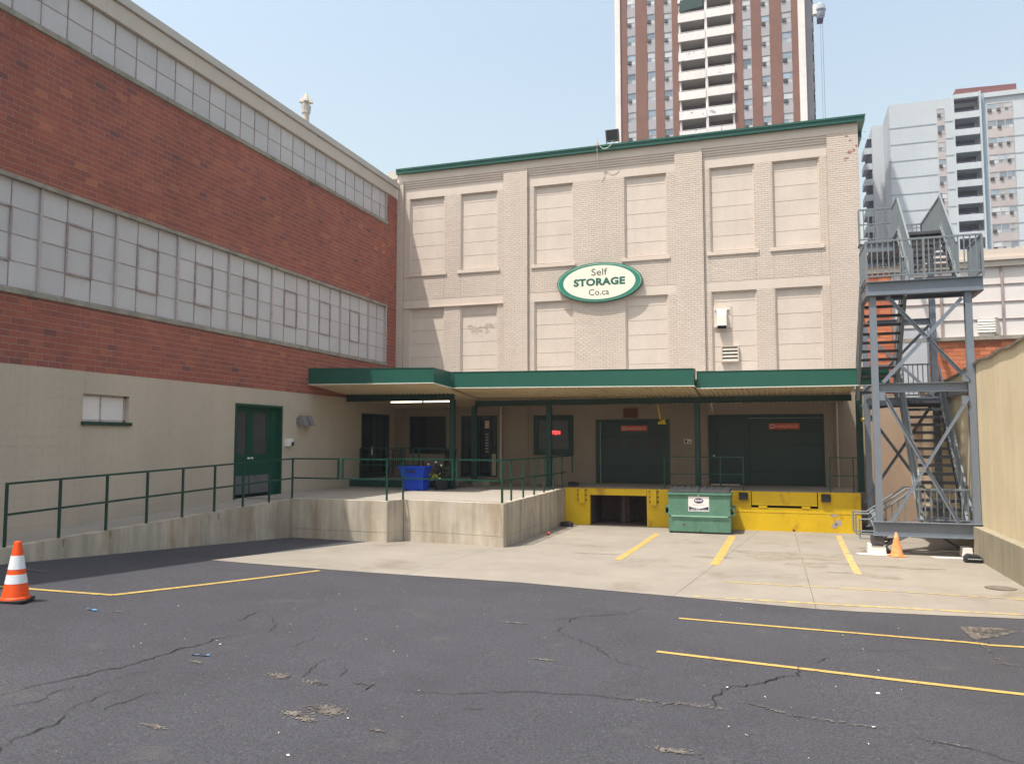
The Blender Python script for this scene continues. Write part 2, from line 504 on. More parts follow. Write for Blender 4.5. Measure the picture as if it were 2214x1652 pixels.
def strip(bm, pts, w, lift, jag=0.0, taper=False, step=.25):
    """a flat ribbon lying on the lot along pts"""
    P = []
    for (x0, y0), (x1, y1) in zip(pts, pts[1:]):
        n = max(1, int(math.hypot(x1 - x0, y1 - y0) / step))
        for i in range(n):
            t = i / n
            P.append((x0 + (x1 - x0) * t, y0 + (y1 - y0) * t))
    P.append(pts[-1])
    if jag:
        P = [P[0]] + [(x + random.uniform(-jag, jag), y + random.uniform(-jag, jag)) for x, y in P[1:-1]] + [P[-1]]
    n = len(P)
    vs = []
    for i, (x, y) in enumerate(P):
        a = P[max(i - 1, 0)]; c = P[min(i + 1, n - 1)]
        dx, dy = c[0] - a[0], c[1] - a[1]
        l = math.hypot(dx, dy) or 1
        k = w / 2
        if taper:
            k *= (0.35 + 0.65 * math.sin(math.pi * (i + .3) / n)) * random.uniform(.5, 1.3)
        for s in (1, -1):
            x2 = x - dy / l * k * s; y2 = y + dx / l * k * s
            vs.append((x2, y2, gz(x2, y2) + lift))
    bm.add(vs, [(2 * i, 2 * i + 1, 2 * i + 3, 2 * i + 2) for i in range(n - 1)])
    return bm

def blob(bm, cx, cy, rx, ry, lift, n=26, rough=.25, rot=0):
    vs = []
    ph = [random.uniform(0, 6.28) for _ in range(4)]
    for i in range(n):
        a = 2 * math.pi * i / n
        k = 1 + rough * (math.sin(2 * a + ph[0]) * .5 + math.sin(3 * a + ph[1]) * .35 + math.sin(5 * a + ph[2]) * .3 + random.uniform(-.25, .25))
        x = rx * k * math.cos(a); y = ry * k * math.sin(a)
        x, y = x * math.cos(rot) - y * math.sin(rot), x * math.sin(rot) + y * math.cos(rot)
        vs.append((cx + x, cy + y, gz(cx + x, cy + y) + lift))
    bm.add(vs + [(cx, cy, gz(cx, cy) + lift)], [(i, (i + 1) % n, n) for i in range(n)])
    return bm

# concrete apron in front of the docks: slabs split by sawn joints
APX = [-11.066, -6.9, -1.791, 0.059, 4.30]
def seam_y(x):
    P = [(-11.066, 13.796), (-4.782, 14.454), (-1.418, 14.21), (0.78, 13.965), (3.52, 14.27), (4.6, 14.25)]
    for p, q in zip(P, P[1:]):
        if x <= q[0] or q is P[-1]:
            t = (x - p[0]) / (q[0] - p[0])
            return p[1] + (q[1] - p[1]) * t
AL = ((-11.066, 13.796), (-10.499, 18.893))
def apron_left(y):
    t = (y - AL[0][1]) / (AL[1][1] - AL[0][1])
    return AL[0][0] + (AL[1][0] - AL[0][0]) * max(t, 0)
apron = thing('concrete_apron', (-3, 18, 0), None, None)
apron['kind'] = 'structure'
apron['label'] = 'pale concrete apron in front of the loading docks'
def slab(xa, xb, left=False):
    bm = MB()
    ny = 26; nxs = max(2, int((xb(20) - xa(20)) / .6))
    y1 = 26.0
    vs = []
    for j in range(ny + 1):
        for i in range(nxs + 1):
            t = i / nxs
            # walk from the seam to the back
            s = j / ny
            x = xa(14) + (xb(14) - xa(14)) * t
            ys_ = seam_y(x)
            y = ys_ + (y1 - ys_) * s
            x = xa(y) + (xb(y) - xa(y)) * t
            vs.append((x, y, gz(x, y) + .006))
    fs = []
    for j in range(ny):
        for i in range(nxs):
            a = j * (nxs + 1) + i
            fs.append((a, a + 1, a + nxs + 2, a + nxs + 1))
    bm.add(vs, fs)
    bm.build('slab', 'apron', apron)
J = .008
jl = ((-1.791, 14.057), (-1.224, 19.545))
jr = ((0.537, 13.95), (0.508, 17.266))
def lin(a, b_): return lambda y: a[0] + (b_[0] - a[0]) * (y - a[1]) / (b_[1] - a[1])
f_l, f_r = lin(*jl), lin(*jr)
slab(apron_left, lambda y: -6.9 - J / 2)
slab(lambda y: -6.9 + J / 2, lambda y: f_l(y) - J / 2)
slab(lambda y: f_l(y) + J / 2, lambda y: f_r(y) - J / 2)
slab(lambda y: f_r(y) + J / 2, lambda y: 4.30)

# painted lines
def line(pts, w, m, lab, lift=.011):
    o = strip(MB(), pts, w, lift).build('painted_line', m)
    tag(o, lab, kind='structure')
line([(-1.471, 12.484), (0.687, 12.442), (2.364, 12.37), (2.594, 12.318)], .085, 'line', 'farther long yellow parking line on the asphalt', .008)
line([(2.588, 12.291), (3.024, 12.323), (3.024 + .8, 12.323 + .03)], .085, 'line', 'short yellow line past the crack at the lot edge', .008)
line([(-1.51, 10.405), (0.172, 10.279), (2.445, 10.047), (2.915, 9.979)], .095, 'line', 'nearer long yellow parking line on the asphalt', .008)
line([(-12.106, 8.889), (-11.258, 9.265), (-9.623, 9.811)], .11, 'line', 'yellow line running behind the big orange cone', .008)
line([(-9.633, 9.803), (-8.539, 13.83)], .11, 'line', 'yellow line slanting from the cone to the concrete', .008)
line([(-3.395, 23.901), (-3.504, 18.216)], .17, 'line', 'yellow bay line before the dark dock pit')
line([(-1.273, 23.995), (-1.359, 18.202)], .20, 'line', 'yellow bay line at the dumpster corner')
line([(1.616, 25.19), (1.54, 21.126), (1.503, 17.908)], .15, 'line_worn', 'worn yellow bay line near the steel staircase')
line([(-1.075, 16.061), (1.692, 16.099), (3.95, 15.958), (4.2, 15.958)], .055, 'line_worn', 'thin faded yellow line across the concrete apron')
line([(-1.431, 14.338), (1.514, 14.493), (3.596, 14.571), (4.2, 14.571)], .085, 'line_worn', 'faded yellow line along the edge of the apron')

# cracks, patches, dirt
zc = None
cr = MB()
for pts, w in [
    ([(-7.096, 5.893), (-7.072, 6.137), (-6.95, 6.506), (-6.909, 6.798), (-6.768, 7.102), (-6.759, 7.403), (-6.733, 7.867), (-6.671, 8.248), (-6.694, 8.518), (-6.538, 8.832)], .022),
    ([(-6.795, 5.65), (-6.666, 5.95), (-6.736, 6.176), (-6.703, 6.386)], .014),
    ([(-5.962, 4.975), (-6.096, 5.172), (-6.082, 5.377), (-6.086, 5.593), (-6.158, 5.771)], .018),
    ([(-6.234, 5.85), (-6.276, 6.148), (-6.32, 6.389), (-6.228, 6.546)], .010),
    ([(-5.973, 6.026), (-5.983, 6.253), (-5.957, 6.454), (-5.887, 6.651)], .016),
    ([(-6.573, 6.747), (-6.526, 6.989), (-6.393, 7.176)], .011),
    ([(-7.052, 9.428), (-7.212, 9.996)], .020), ([(-6.902, 9.893), (-6.523, 9.522), (-6.353, 9.078)], .014),
    ([(-5.702, 8.59), (-5.665, 8.837), (-5.699, 9.153)], .012), ([(-5.273, 7.537), (-5.139, 7.767), (-4.966, 7.954), (-5.037, 8.328)], .010),
    ([(-4.885, 7.633), (-4.982, 7.912), (-4.999, 8.007)], .010), ([(-4.572, 7.85), (-4.566, 8.017), (-4.695, 8.203)], .012),
    ([(-4.098, 7.558), (-4.108, 7.79)], .016), ([(-3.762, 7.714), (-3.574, 7.714), (-3.394, 7.807), (-3.168, 7.84), (-2.895, 8.031), (-2.541, 8.221), (-2.315, 8.249), (-1.99, 8.362), (-1.608, 8.363), (-1.277, 8.406)], .016),
    ([(-3.377, 11.38), (-2.946, 11.881), (-2.743, 12.098), (-2.377, 12.426), (-2.174, 12.737), (-2.104, 13.108)], .016),
    ([(-3.01, 10.991), (-2.81, 10.77), (-2.331, 10.363), (-2.021, 9.898), (-1.823, 9.708), (-1.49, 9.588)], .013),
    ([(-3.022, 11.259), (-2.931, 11.19), (-2.963, 10.906)], .012), ([(-2.933, 11.528), (-2.946, 11.881)], .018),
    ([(-0.661, 8.493), (-0.687, 8.844), (-0.626, 9.076), (-0.514, 9.244), (-0.262, 9.47), (-0.054, 9.781), (0.162, 9.966), (0.18, 10.33)], .026),
    ([(0.315, 10.493), (0.455, 10.7), (0.543, 10.931)], .014), ([(0.613, 11.291), (1.121, 11.495), (1.626, 11.659)], .010),
    ([(1.101, 8.275), (1.321, 8.227), (1.507, 8.171), (1.74, 8.019), (1.888, 7.922)], .013), ([(-7.193, 11.629), (-6.954, 11.953), (-6.868, 12.239)], .010),
    ([(-2.991, 7.447), (-2.764, 7.526)], .012), ([(-6.114, 7.205), (-5.821, 7.369), (-5.467, 7.459)], .007),
    ([(-5.588, 8.437), (-5.515, 8.606)], .009), ([(-6.579, 6.479), (-6.592, 6.617)], .012)]:
    lft = .009 + .0002 * (len(cr.v) % 17)
    strip(cr, pts, w * .80, lft, jag=.03, taper=True, step=.065)
tag(cr.build('asphalt_cracks', 'crack'), 'thin dark cracks wandering over the asphalt', kind='stuff')
def grit(bm, pts, w, n_per=45):
    for (x0, y0), (x1, y1) in zip(pts, pts[1:]):
        L_ = math.hypot(x1 - x0, y1 - y0)
        ph = random.uniform(0, 6)
        for _ in range(int(L_ * n_per)):
            t = random.random(); x = x0 + (x1 - x0) * t + random.gauss(0, w * .35); y = y0 + (y1 - y0) * t + random.gauss(0, w * .35) + .02 * math.sin(t * 9 + ph)
            r = random.uniform(.004, .016); a = random.uniform(0, 3.1); zl = random.uniform(.006, .011)
            bm.add([(x + r * math.cos(a + k * 1.57) * random.uniform(.6, 1.6), y + r * math.sin(a + k * 1.57), gz(x, y) + zl) for k in range(4)], [(0, 1, 2, 3)])
def grit_patch(bm, x0, y0, rx, ry, n):
    for _ in range(n):
        x = x0 + random.gauss(0, rx * .5); y = y0 + random.gauss(0, ry * .5)
        r = random.uniform(.004, .015); a = random.uniform(0, 3.1); zl = random.uniform(.006, .011)
        bm.add([(x + r * math.cos(a + k * 1.57) * random.uniform(.7, 1.6), y + r * math.sin(a + k * 1.57), gz(x, y) + zl) for k in range(4)], [(0, 1, 2, 3)])
cr = MB()
for pts, w in [
    ([(-1.634, 8.409), (-1.361, 8.41), (-0.952, 8.467), (-0.765, 8.451)], .06),
    ([(-1.2, 8.399), (-0.96, 8.464), (-0.73, 8.449), (-0.569, 8.439)], .055), ([(-0.44, 8.738), (-0.213, 8.696), (0.007, 8.53), (0.144, 8.497), (0.339, 8.488)], .035),
    ([(0.339, 8.488), (0.586, 8.446), (0.829, 8.434)], .022),
    ([(2.531, 12.855), (2.519, 12.369), (2.55, 12.021), (2.558, 11.647), (2.556, 11.332), (2.766, 11.305)], .06), ([(-4.111, 7.759), (-4.384, 7.72)], .015),
    ([(1.244, 8.241), (1.398, 8.213), (1.544, 8.164)], .03)]:
    for _k in range(3):
        grit(cr, pts, w * (1 + .5 * _k))
tag(cr.build('gritty_cracks', 'crack_pale'), 'pale grit-filled cracks in the asphalt', kind='stuff')
cr = MB()
for (x, y), rx, ry in [((-4.136, 6.884), .20, .11), ((-4.359, 6.684), .15, .06), ((-4.183, 6.604), .13, .05), ((-5.14, 7.584), .14, .08), ((-4.696, 7.558), .14, .05), ((-5.284, 5.903), .12, .04),
                       ((-6.242, 7.589), .12, .035), ((-12.072, 10.6), .35, .07), ((-8.747, 8.979), .12, .03), ((-2.718, 9.469), .14, .03), ((-3.462, 6.623), .08, .03), ((-0.904, 7.172), .22, .05), ((-3.677, 11.178), .2, .04)]:
    grit_patch(cr, x, y, rx, ry, int(16000 * rx * ry))
pp = [(2.486, 13.365), (3.025, 13.415), (3.15, 13.246), (2.835, 12.858), (2.53, 12.561), (2.509, 12.848)]
for _ in range(2200):
    t1, t2 = random.random(), random.random()
    i = random.randrange(1, len(pp) - 1)
    if t1 + t2 > 1: t1, t2 = 1 - t1, 1 - t2
    x = pp[0][0] + t1 * (pp[i][0] - pp[0][0]) + t2 * (pp[i + 1][0] - pp[0][0]); y = pp[0][1] + t1 * (pp[i][1] - pp[0][1]) + t2 * (pp[i + 1][1] - pp[0][1])
    grit_patch(cr, x, y, .03, .03, 1)
tag(cr.build('worn_patches', 'pale_patch'), 'pale worn patches in the asphalt', kind='stuff')
cr = MB()
for (x, y), rx, ry, ro in [((0.397, 20.173), 1.0, .75, .2), ((0.572, 18.897), .6, .28, 0), ((1.867, 17.75), .5, .2, -.3), ((1.897, 19.221), .9, .2, -.2), ((-0.425, 20.636), .8, .22, .1), ((-1.471, 19.451), .5, .12, 0), ((1.338, 18.016), .35, .1, 0), ((-4.204, 19.125), .5, .1, 0), ((2.578, 19.207), .7, .14, 0)]:
    blob(cr, x, y, rx * .9, ry * .9, .0085 + .0004 * (len(cr.v) // 27), rough=.5, rot=ro)
tag(cr.build('dirt_stains', 'oil'), 'brownish tyre dirt on the concrete apron', kind='stuff')
cr = MB()
for (x, y), rx, ry in [((3.831, 16.321), .55, .35), ((3.539, 15.615), .5, .3)]:
    blob(cr, x, y, rx, ry, .012, rough=.3)
# litter specks
lt = MB()
for _ in range(110):
    x = random.uniform(-9, 4); y = random.uniform(4.5, 14)
    r = random.uniform(.003, .008) * (1.0 if random.random() < .9 else 1.6)
    z = gz(x, y) + .006
    a = random.uniform(0, 3)
    lt.add([(x + r * math.cos(a + k * 1.57) * random.uniform(.5, 1.2), y + r * math.sin(a + k * 1.57), z + random.uniform(0, .012)) for k in range(4)], [(0, 1, 2, 3)])
for (x, y), r in [((1.066, 10.492), .035), ((0.962, 9.545), .05), ((0.807, 8.425), .05), ((-0.494, 7.932), .03), ((-0.326, 7.776), .03), ((-0.572, 9.178), .03), ((-0.279, 9.463), .022), ((-0.185, 8.984), .025), ((0.55, 9.622), .02), ((-5.078, 9.369), .03), ((-2.25, 12.533), .025), ((-3.397, 6.999), .025), ((-3.845, 6.766), .028), ((-3.584, 7.755), .02), ((-6.477, 8.292), .05), ((-6.608, 8.398), .03), ((-3.867, 5.833), .04), ((-3.846, 6.766), .02), ((-9.807, 11.164), .03), ((1.617, 20.662), .07), ((0.806, 12.188), .03), ((0.193, 7.414), .02)]:
    z = gz(x, y) + .009
    n = 7; r *= .5
    lt.add([(x + r * math.cos(k * 6.283 / n) * random.uniform(.5, 1.2), y + r * .7 * math.sin(k * 6.283 / n) * random.uniform(.6, 1.2), z + random.uniform(0, .012)) for k in range(n)], [tuple(range(n))])
tag(lt.build('litter', 'litter'), 'scattered pale scraps and pebbles on the asphalt', kind='stuff')

# ================================================================== BRICK WAREHOUSE (left)
wh = thing('brick_warehouse', (WX, 20, 0), 'long red brick warehouse with cream ground floor and two ribbons of painted panes', 'building')
Y0, Y1 = 2.0, FY
LW = dict(z0=5.80, z1=8.00)     # lower ribbon
UW = dict(z0=11.41, z1=12.54)
# openings (Y0,Y1,z0,z1)
sm_win = (13.73, 15.05, 3.15, 3.76)
dbl = (18.95, 21.22, 1.08, 3.79)
crn = (26.2, 28.4, 1.33, 3.75)
low_end, up_end = 28.10, 28.02
D1, D2 = WX - .12, WX - .30
b = MB()
for (u0, u1, v0, v1) in cells((Y0, Y1, -.3, 4.25), [sm_win, dbl, crn]):
    b.box(WX - .25, WX - .004, u0, u1, v0, v1)
b.build('painted_block_wall', 'cream_block', wh)
blk = brick_courses(cells((8.5, Y1, .45, 4.25), [sm_win, dbl, crn]), .405, .205, .01, .15)
bfull = sorted([q for q in blk if q[4] and q[0] > 11.3], key=lambda q: q[0])[:290]
bset = set(bfull); b = MB()
for q in blk:
    if q in bset: continue
    b.box(WX - .03, WX + random.uniform(-.0003, .0003), q[0] + .001, q[1] - .001, q[2] + .0035, q[3] - .0035)
tag(b.build('painted_blockwork', 'cream_block', wh), kind='stuff')
b = MB(); b.box(-.03, 0, .001, .405 - .001, .0035, .205 - .0035); pr0 = None
for q in bfull:
    off = (random.uniform(-.0003, .0003), q[0] - 20, q[2])
    if pr0 is None:
        pr0 = b.build('block', 'cream_block', None); pr0.parent = wh; pr0.location = off; ORG[pr0.name] = ORG[wh.name]
    else: inst(pr0, wh, off, 'block')
# backing: solid body of the building
b = MB()
b.box(-60, WX - .25, Y0, 60, -.3, 12.56)
b.build('building_body', 'cream', wh)
b = MB()
hl = (Y0 - 1, low_end, 5.66, 8.09); hu = (Y0 - 1, up_end, 11.28, 12.6)
for (u0, u1, v0, v1) in cells((Y0, Y1, 4.25, 12.56), [hl, hu]):
    b.box(WX - .249, WX - .0035, u0, u1, v0, v1)
b.build('mortar_bed', 'mortar', wh)
# bricks
rects = cells((9.0, Y1, 4.25, 12.56), [(0, low_end, 5.66, 8.09), (0, up_end, 11.28, 12.6)])
BL, BH = .305, .135
allb = brick_courses(rects, BL, BH, .012, 4.25)
full = sorted([q for q in allb if q[4]], key=lambda q: (q[0] ** 1 + WX * WX / 60 + (q[2] - 2.7) ** 2 / 14 if q[0] > 11.3 else 99 + q[0]))
ones = full[:298]
oset = set(ones)
b = MB()
for q in allb:
    if q in oset: continue
    j = random.uniform(-.002, .0025)
    b.box(WX - .02, WX + j, q[0] + .006, q[1] - .006, q[2] + .006, q[3] - .006)
tag(b.build('brickwork', 'brick', wh), kind='stuff')
b = MB(); b.box(-.02, 0, .006, BL - .006, .006, BH - .006)
proto = None
for q in ones:
    j = random.uniform(-.002, .003)
    if random.random() < .02: j += .012
    off = (j, q[0] - 20, q[2])
    if proto is None:
        proto = b.build('brick', 'brick_one', None)
        proto.parent = wh; proto.location = off
        ORG[proto.name] = ORG[wh.name]
    else:
        inst(proto, wh, off, 'brick')

def ribbon(parent, name, ya, yb, zs, pitch, group, thick_every, pm, depth, start):
    """ribbon window: units of panes in rusty frames"""
    k = 0
    y = start
    protos = {}
    while y < yb - .05:
        ye = min(y + pitch * group, yb)
        w = MB()
        x0, x1 = WX - depth, WX - depth + .05
        t = .030 if thick_every else .016
        if thick_every:
            w.box(x0, x1 + .03, y - t, y + t, zs[0], zs[-1])
        else:
            w.box(x0, x1 - .012, y - .011, y + .011, zs[0], zs[-1])
        fr = w.build(name, 'pale_frame' if thick_every else 'rusty_frame', parent)
        nb = MB()
        n = int(round((ye - y) / pitch))
        pw = (ye - y) / n
        for i in range(1, n):
            nb.box(x0, x1 - .012, y + i * pw - .011, y + i * pw + .011, zs[0], zs[-1])
        for z in zs[1:-1]:
            nb.box(x0, x1 - .017, y + t, ye - t, z - .011, z + .011)
        nb.build('glazing_bar', 'rusty_frame', fr)
        if thick_every and n == 3 :
            vb = MB()
            a0, a1, c0, c1 = y + pw, y + 2 * pw, zs[1], zs[3]
            xx = x1 + .012
            for r_ in ((a0 - .022, a0 + .022, c0, c1), (a1 - .022, a1 + .022, c0, c1), (a0, a1, c0 - .025, c0 + .022), (a0, a1, c1 - .022, c1 + .022)):
                vb.box(x0 + .01, xx, *r_)
            vb.build('vent_frame', 'rusty_frame', fr)
        for i in range(n):
            for z0_, z1_ in zip(zs, zs[1:]):
                key = (round(pw, 3), round(z1_ - z0_, 3))
                if key not in protos:
                    p = MB(); p.box(0, .02, 0, pw, 0, z1_ - z0_)
                    o = p.build('pane', pm, None)
                    o.parent = fr; ORG[o.name] = ORG[fr.name]
                    protos[key] = o
                else:
                    o = inst(protos[key], fr, (0, 0, 0), 'pane')
                og = ORG[fr.name]
                o.location = (x0 + random.uniform(.002, .006) - og[0], y + i * pw - og[1], z0_ - og[2])
                o.rotation_euler = (0, random.uniform(-.004, .004), random.uniform(-.004, .004))
        y = ye
        k += 1
ribbon(wh, 'window', 0, low_end, [5.80, 6.35, 6.90, 7.45, 8.00], .6765, 3, True, 'pane_paint', .13, 12.54 - 2.0295 * 2)
UP_=1
ribbon(wh, 'clerestory_window', 0, up_end, [11.41, 11.975, 12.54], .662, 3, False, 'pane_paint', .10, 11.66 - .662 * 3)
b = MB(); b.box(WX - .24, WX + .05, Y0, low_end + .03, 5.665, 5.765); b.box(WX - .14, WX + .01, Y0, low_end, 5.765, 5.80)
b.build('sill', 'sill', wh, bevel=.008)
b = MB(); b.box(WX - .24, WX + .012, Y0, low_end + .02, 8.0, 8.088)
b.build('lintel', 'sill', wh)
b = MB(); b.box(WX - .24, WX + .05, Y0, up_end + .03, 11.285, 11.41)
b.build('sill', 'sill', wh, bevel=.008)
b = MB(); b.box(WX - .135, WX + .004, low_end - .05, low_end, 5.80, 8.0); b.box(WX - .135, WX + .004, up_end - .04, up_end, 11.41, 12.54)
b.build('window_jamb', 'pale_frame', wh)
# parapet band and coping
b = MB()
y = Y0
while y < Y1 - .1:
    ye = min(y + 2.98, Y1)
    b.box(WX - .25, WX + .03, y + .003, ye - .003, 12.56, 12.97)
    y = ye
b.build('parapet_band', 'fascia_cream', wh)
b = MB()
b.box(WX - .25, WX + .055, Y0, Y1, 12.965, 12.99)
b.build('drip_ledge', 'rusty_frame', wh)
b = MB()
y = Y0
while y < Y1 - .1:
    ye = min(y + 4.2, Y1 + .02)
    b.box(WX - .40, WX + .09, y + .002, ye - .002, 12.99, 13.20 + random.uniform(-.008, .008))
    y = ye
b.build('coping', 'coping', wh)
b = MB(); b.box(-60, WX - .4, Y0, 60, 12.56, 12.75)
b.build('roof', 'roof', wh)
# small window
w = MB(); u0, u1, v0, v1 = sm_win
for r_ in ((u0, u0 + .05, v0, v1), (u1 - .05, u1, v0, v1), (u0, u1, v0, v0 + .05), (u0, u1, v1 - .05, v1), (u0 + .58, u0 + .61, v0, v1)):
    w.box(WX - .16, WX - .11, *r_)
sw = w.build('small_window', 'pale_frame', wh)
p = MB(); p.box(WX - .15, WX - .13, u0 + .05, u0 + .58, v0 + .05, v1 - .05); p.build('pane', 'pane_white', sw)
p = MB(); p.box(WX - .15, WX - .13, u0 + .61, u1 - .05, v0 + .05, v1 - .05); p.build('pane', 'pane_white', sw)
p = MB(); p.box(WX - .25, WX + .06, u0 - .04, u1 + .06, v0 - .085, v0 - .003); p.build('sill', 'green_dark', sw)
b = MB(); b.box(WX - .26, WX - .2, u0 - .1, u1 + .1, v0 - .1, v1 + .1)
b.build('window_back', 'dark', sw)
# green double door
u0, u1, v0, v1 = dbl
w = MB()
w.box(WX - .20, WX + .02, u0, u0 + .06, v0, v1); w.box(WX - .20, WX + .02, u1 - .06, u1, v0, v1); w.box(WX - .20, WX + .02, u0 + .06, u1 - .06, v1 - .07, v1)
w.box(WX - .20, WX - .13, u1 - .40, u1 - .06, v0, v1 - .07)
dd = w.build('double_door', 'green_door', wh)
for i, (a, c) in enumerate(((u0 + .06, u0 + .90), (u0 + .90, u1 - .40))):
    l = MB(); xx0, xx1 = WX - .20, WX - .15
    s = .15
    for r_ in ((a, a + s, v0 + .1, v1 - .07), (c - s, c, v0 + .1, v1 - .07), (a + s, c - s, v1 - .22, v1 - .07), (a + s, c - s, 1.72, 2.33), (a + s, c - s, v0 + .1, v0 + .2)):
        l.box(xx0, xx1, *r_)
    lf = l.build('door_leaf', 'green_door', dd)
    q = MB(); q.box(xx0 + .01, xx0 + .02, a + s, c - s, 2.33, v1 - .22); q.build('glass', 'glass_grey', lf)
    q = MB(); q.box(xx1, xx1 + .004, a + .03, c - .03, v0 + .12, 1.72); q.build('kick_plate', 'kick', lf)
    q = MB(); q.tube((xx1, c - .08 if i == 0 else a + .08, 2.22), (xx1 + .05, c - .08 if i == 0 else a + .08, 2.22), .03); q.build('knob', 'white', lf)
b = MB(); b.box(WX - .26, WX - .205, u0 - .05, u1 + .05, v0 - .05, v1 + .05); b.build('door_back', 'dark', dd)
# corner glass door
u0, u1, v0, v1 = crn
w = MB()
for r_ in ((u0, u0 + .07, v0, v1), (u1 - .07, u1, v0, v1), (u0 + .07, u1 - .07, v1 - .08, v1), (u0 + 1.05, u0 + 1.13, v0, v1 - .08), (u0 + .07, u1 - .07, v0, v0 + .18)):
    w.box(WX - .16, WX + .01, *r_)
cd = w.build('glass_door', 'green_dark', wh)
q = MB(); q.box(WX - .12, WX - .11, u0 + .07, u0 + 1.05, v0 + .18, v1 - .08); q.build('glass', 'glass', cd)
q = MB(); q.box(WX - .12, WX - .11, u0 + 1.13, u1 - .07, v0 + .18, v1 - .08); q.build('glass', 'glass', cd)
q = MB(); q.box(WX - .10, WX - .07, u0 + .98, u0 + 1.02, 2.2, 2.5); q.build('pull_handle', 'white', cd)
b = MB(); b.box(WX - .26, WX - .17, u0 - .05, u1 + .05, v0 - .05, v1 + .05); b.build('door_back', 'dark', cd)

# rooftop vent
vt = thing('rooftop_vent', (-16.6, 25.4, 12.75), 'pale rooftop vent pipe with a peaked star cowl above the warehouse coping', 'vent')
cx_, cy_ = -16.6, 25.4
b = MB(); b.lathe([(.12, 12.74), (.12, 15.05)], cx_, cy_, 20); b.build('pipe', 'fascia_cream', vt, smooth=False)
b = MB(); b.lathe([(.12, 15.02), (.17, 15.06), (.165, 15.10), (.19, 15.32), (.175, 15.33), (.13, 15.12)], cx_, cy_, 8); b.build('collar', 'coping', vt)
b = MB()
for a in range(4):
    an = a * math.pi / 2 + .5
    c_, s_ = math.cos(an), math.sin(an)
    def rp(r, t, z): return (cx_ + r * c_ - t * s_, cy_ + r * s_ + t * c_, z)
    b.add([rp(.02, 0, 15.85), rp(.25, -.09, 15.46), rp(.25, .09, 15.46), rp(.04, -.09, 15.45), rp(.04, .09, 15.45), rp(.22, 0, 15.58)], [(0, 5, 1), (0, 2, 5), (0, 1, 3), (0, 4, 2), (1, 5, 2), (3, 1, 2, 4)])
b.lathe([(.16, 15.30), (.10, 15.55), (.02, 15.84)], cx_, cy_, 8)
b.build('cowl', 'coping', vt)

# ================================================================== STORAGE BUILDING (cream, centre)
sb = thing('storage_building', (-6, FY, 0), 'cream painted brick storage building with boarded windows and a green roof edge', 'building')
BY = FY + .10     # bay plane, behind the piers
WYD = FY + .19    # boards in the window openings
XL, XR = WX, 2.86
bays = [(-14.22, -9.92), (-8.94, -3.32), (-2.33, 1.86)]
wins = [(-13.97, -12.45), (-11.74, -10.20), (-8.70, -7.16), (-5.19, -3.64), (-2.10, -.56), (.05, 1.60)]
ZT = 13.30
gopen = [(-13.9, -12.32, 2.22, 3.70), (-11.68, -10.19, 1.36, 3.70), (-8.71, -7.19, 2.23, 3.68), (-6.33, -3.65, 1.19, 3.51), (-2.29, 1.52, 1.19, 3.64)]
wopen = [(a, c, 9.45, 12.52) for a, c in wins] + [(a, c, 4.6, 8.01) for a, c in wins]
b = MB(); b.box(XL, XR - .01, FY + .32, FY + 30, -.2, 13.5); b.build('building_body', 'cream', sb)
b = MB(); b.box(XL, XR - .02, FY + .30, FY + .32, 0, 4.6); b.build('dark_interior', 'dark', sb)
# bay walls (mortar plane) and ground floor wall
b = MB()
for a, c in bays:
    for (u0, u1, v0, v1) in cells((a, c, 4.45, 12.95), wopen):
        b.box(u0, u1, BY + .004, FY + .31, v0, v1)
b.build('bay_wall', 'cream_mortar', sb)
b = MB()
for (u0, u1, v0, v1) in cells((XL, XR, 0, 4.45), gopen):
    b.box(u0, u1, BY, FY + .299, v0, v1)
b.build('ground_floor_wall', 'canopy_shade_wall', sb)
# piers
for a, c in [(XL, -14.22), (-9.92, -8.94), (-3.32, -2.33), (1.86, XR)]:
    b = MB(); b.box(a, c, FY + .004, FY + .31, 4.45, ZT)
    b.build('pier', 'cream_mortar', sb)
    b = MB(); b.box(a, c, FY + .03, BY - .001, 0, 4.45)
    b.build('pier_base', 'canopy_shade_wall', sb)
# corbelled courses and smooth lintel band
for a, c in bays:
    b = MB()
    n = 4
    for i in range(n):
        z = 12.95 + i * .0875
        b.box(a, c, BY - .025 * (i + 1) - .002, FY + .31, z + .03, z + .0875)
        b.box(a, c, BY - .025 * i + .004, FY + .31, z, z + .03)
    b.build('corbel_course', 'cream', sb)
    b = MB(); b.box(a + .002, c - .002, BY - .004, BY + .003, 12.545, 12.95); b.build('lintel_band', 'cream', sb)
    b = MB(); b.box(a + .002, c - .002, BY - .004, BY + .003, 8.03, 8.36); b.build('lintel_band', 'cream', sb)
b = MB(); b.box(XL, XR, FY - .004, FY + .31, ZT, 13.56); b.build('frieze', 'cream', sb)
# bricks of piers and bays
SL, SH = .215, .0765
pier_r = [(-14.5, -14.22, 4.45, 13.3), (-9.92, -8.94, 4.45, 13.3), (-3.32, -2.33, 4.45, 13.3), (1.86, 2.86, 4.45, 13.3)]
bay_r = []
for a, c in bays:
    hs = wopen + [(a - 1, c + 1, 12.54, 13), (a - 1, c + 1, 8.025, 8.365)]
    bay_r += cells((a, c, 4.45, 12.95), hs)
pb = brick_courses(pier_r, SL, SH, .01, 0)
bb = brick_courses(bay_r, SL, SH, .01, 0)
near = sorted([q for q in pb if q[4] and q[0] > 1.86], key=lambda q: abs(q[2] - 7.6))[:296]
nset = set(near)
b = MB()
for src, yy in ((pb, FY), (bb, BY)):
    for q in src:
        if q in nset: continue
        j = random.uniform(-.0015, .0025)
        tz = .0105
        b.box(q[0] + .0045, q[1] - .0045, yy + j - .006, yy + .02, q[2] + .012, q[3] - .0015)
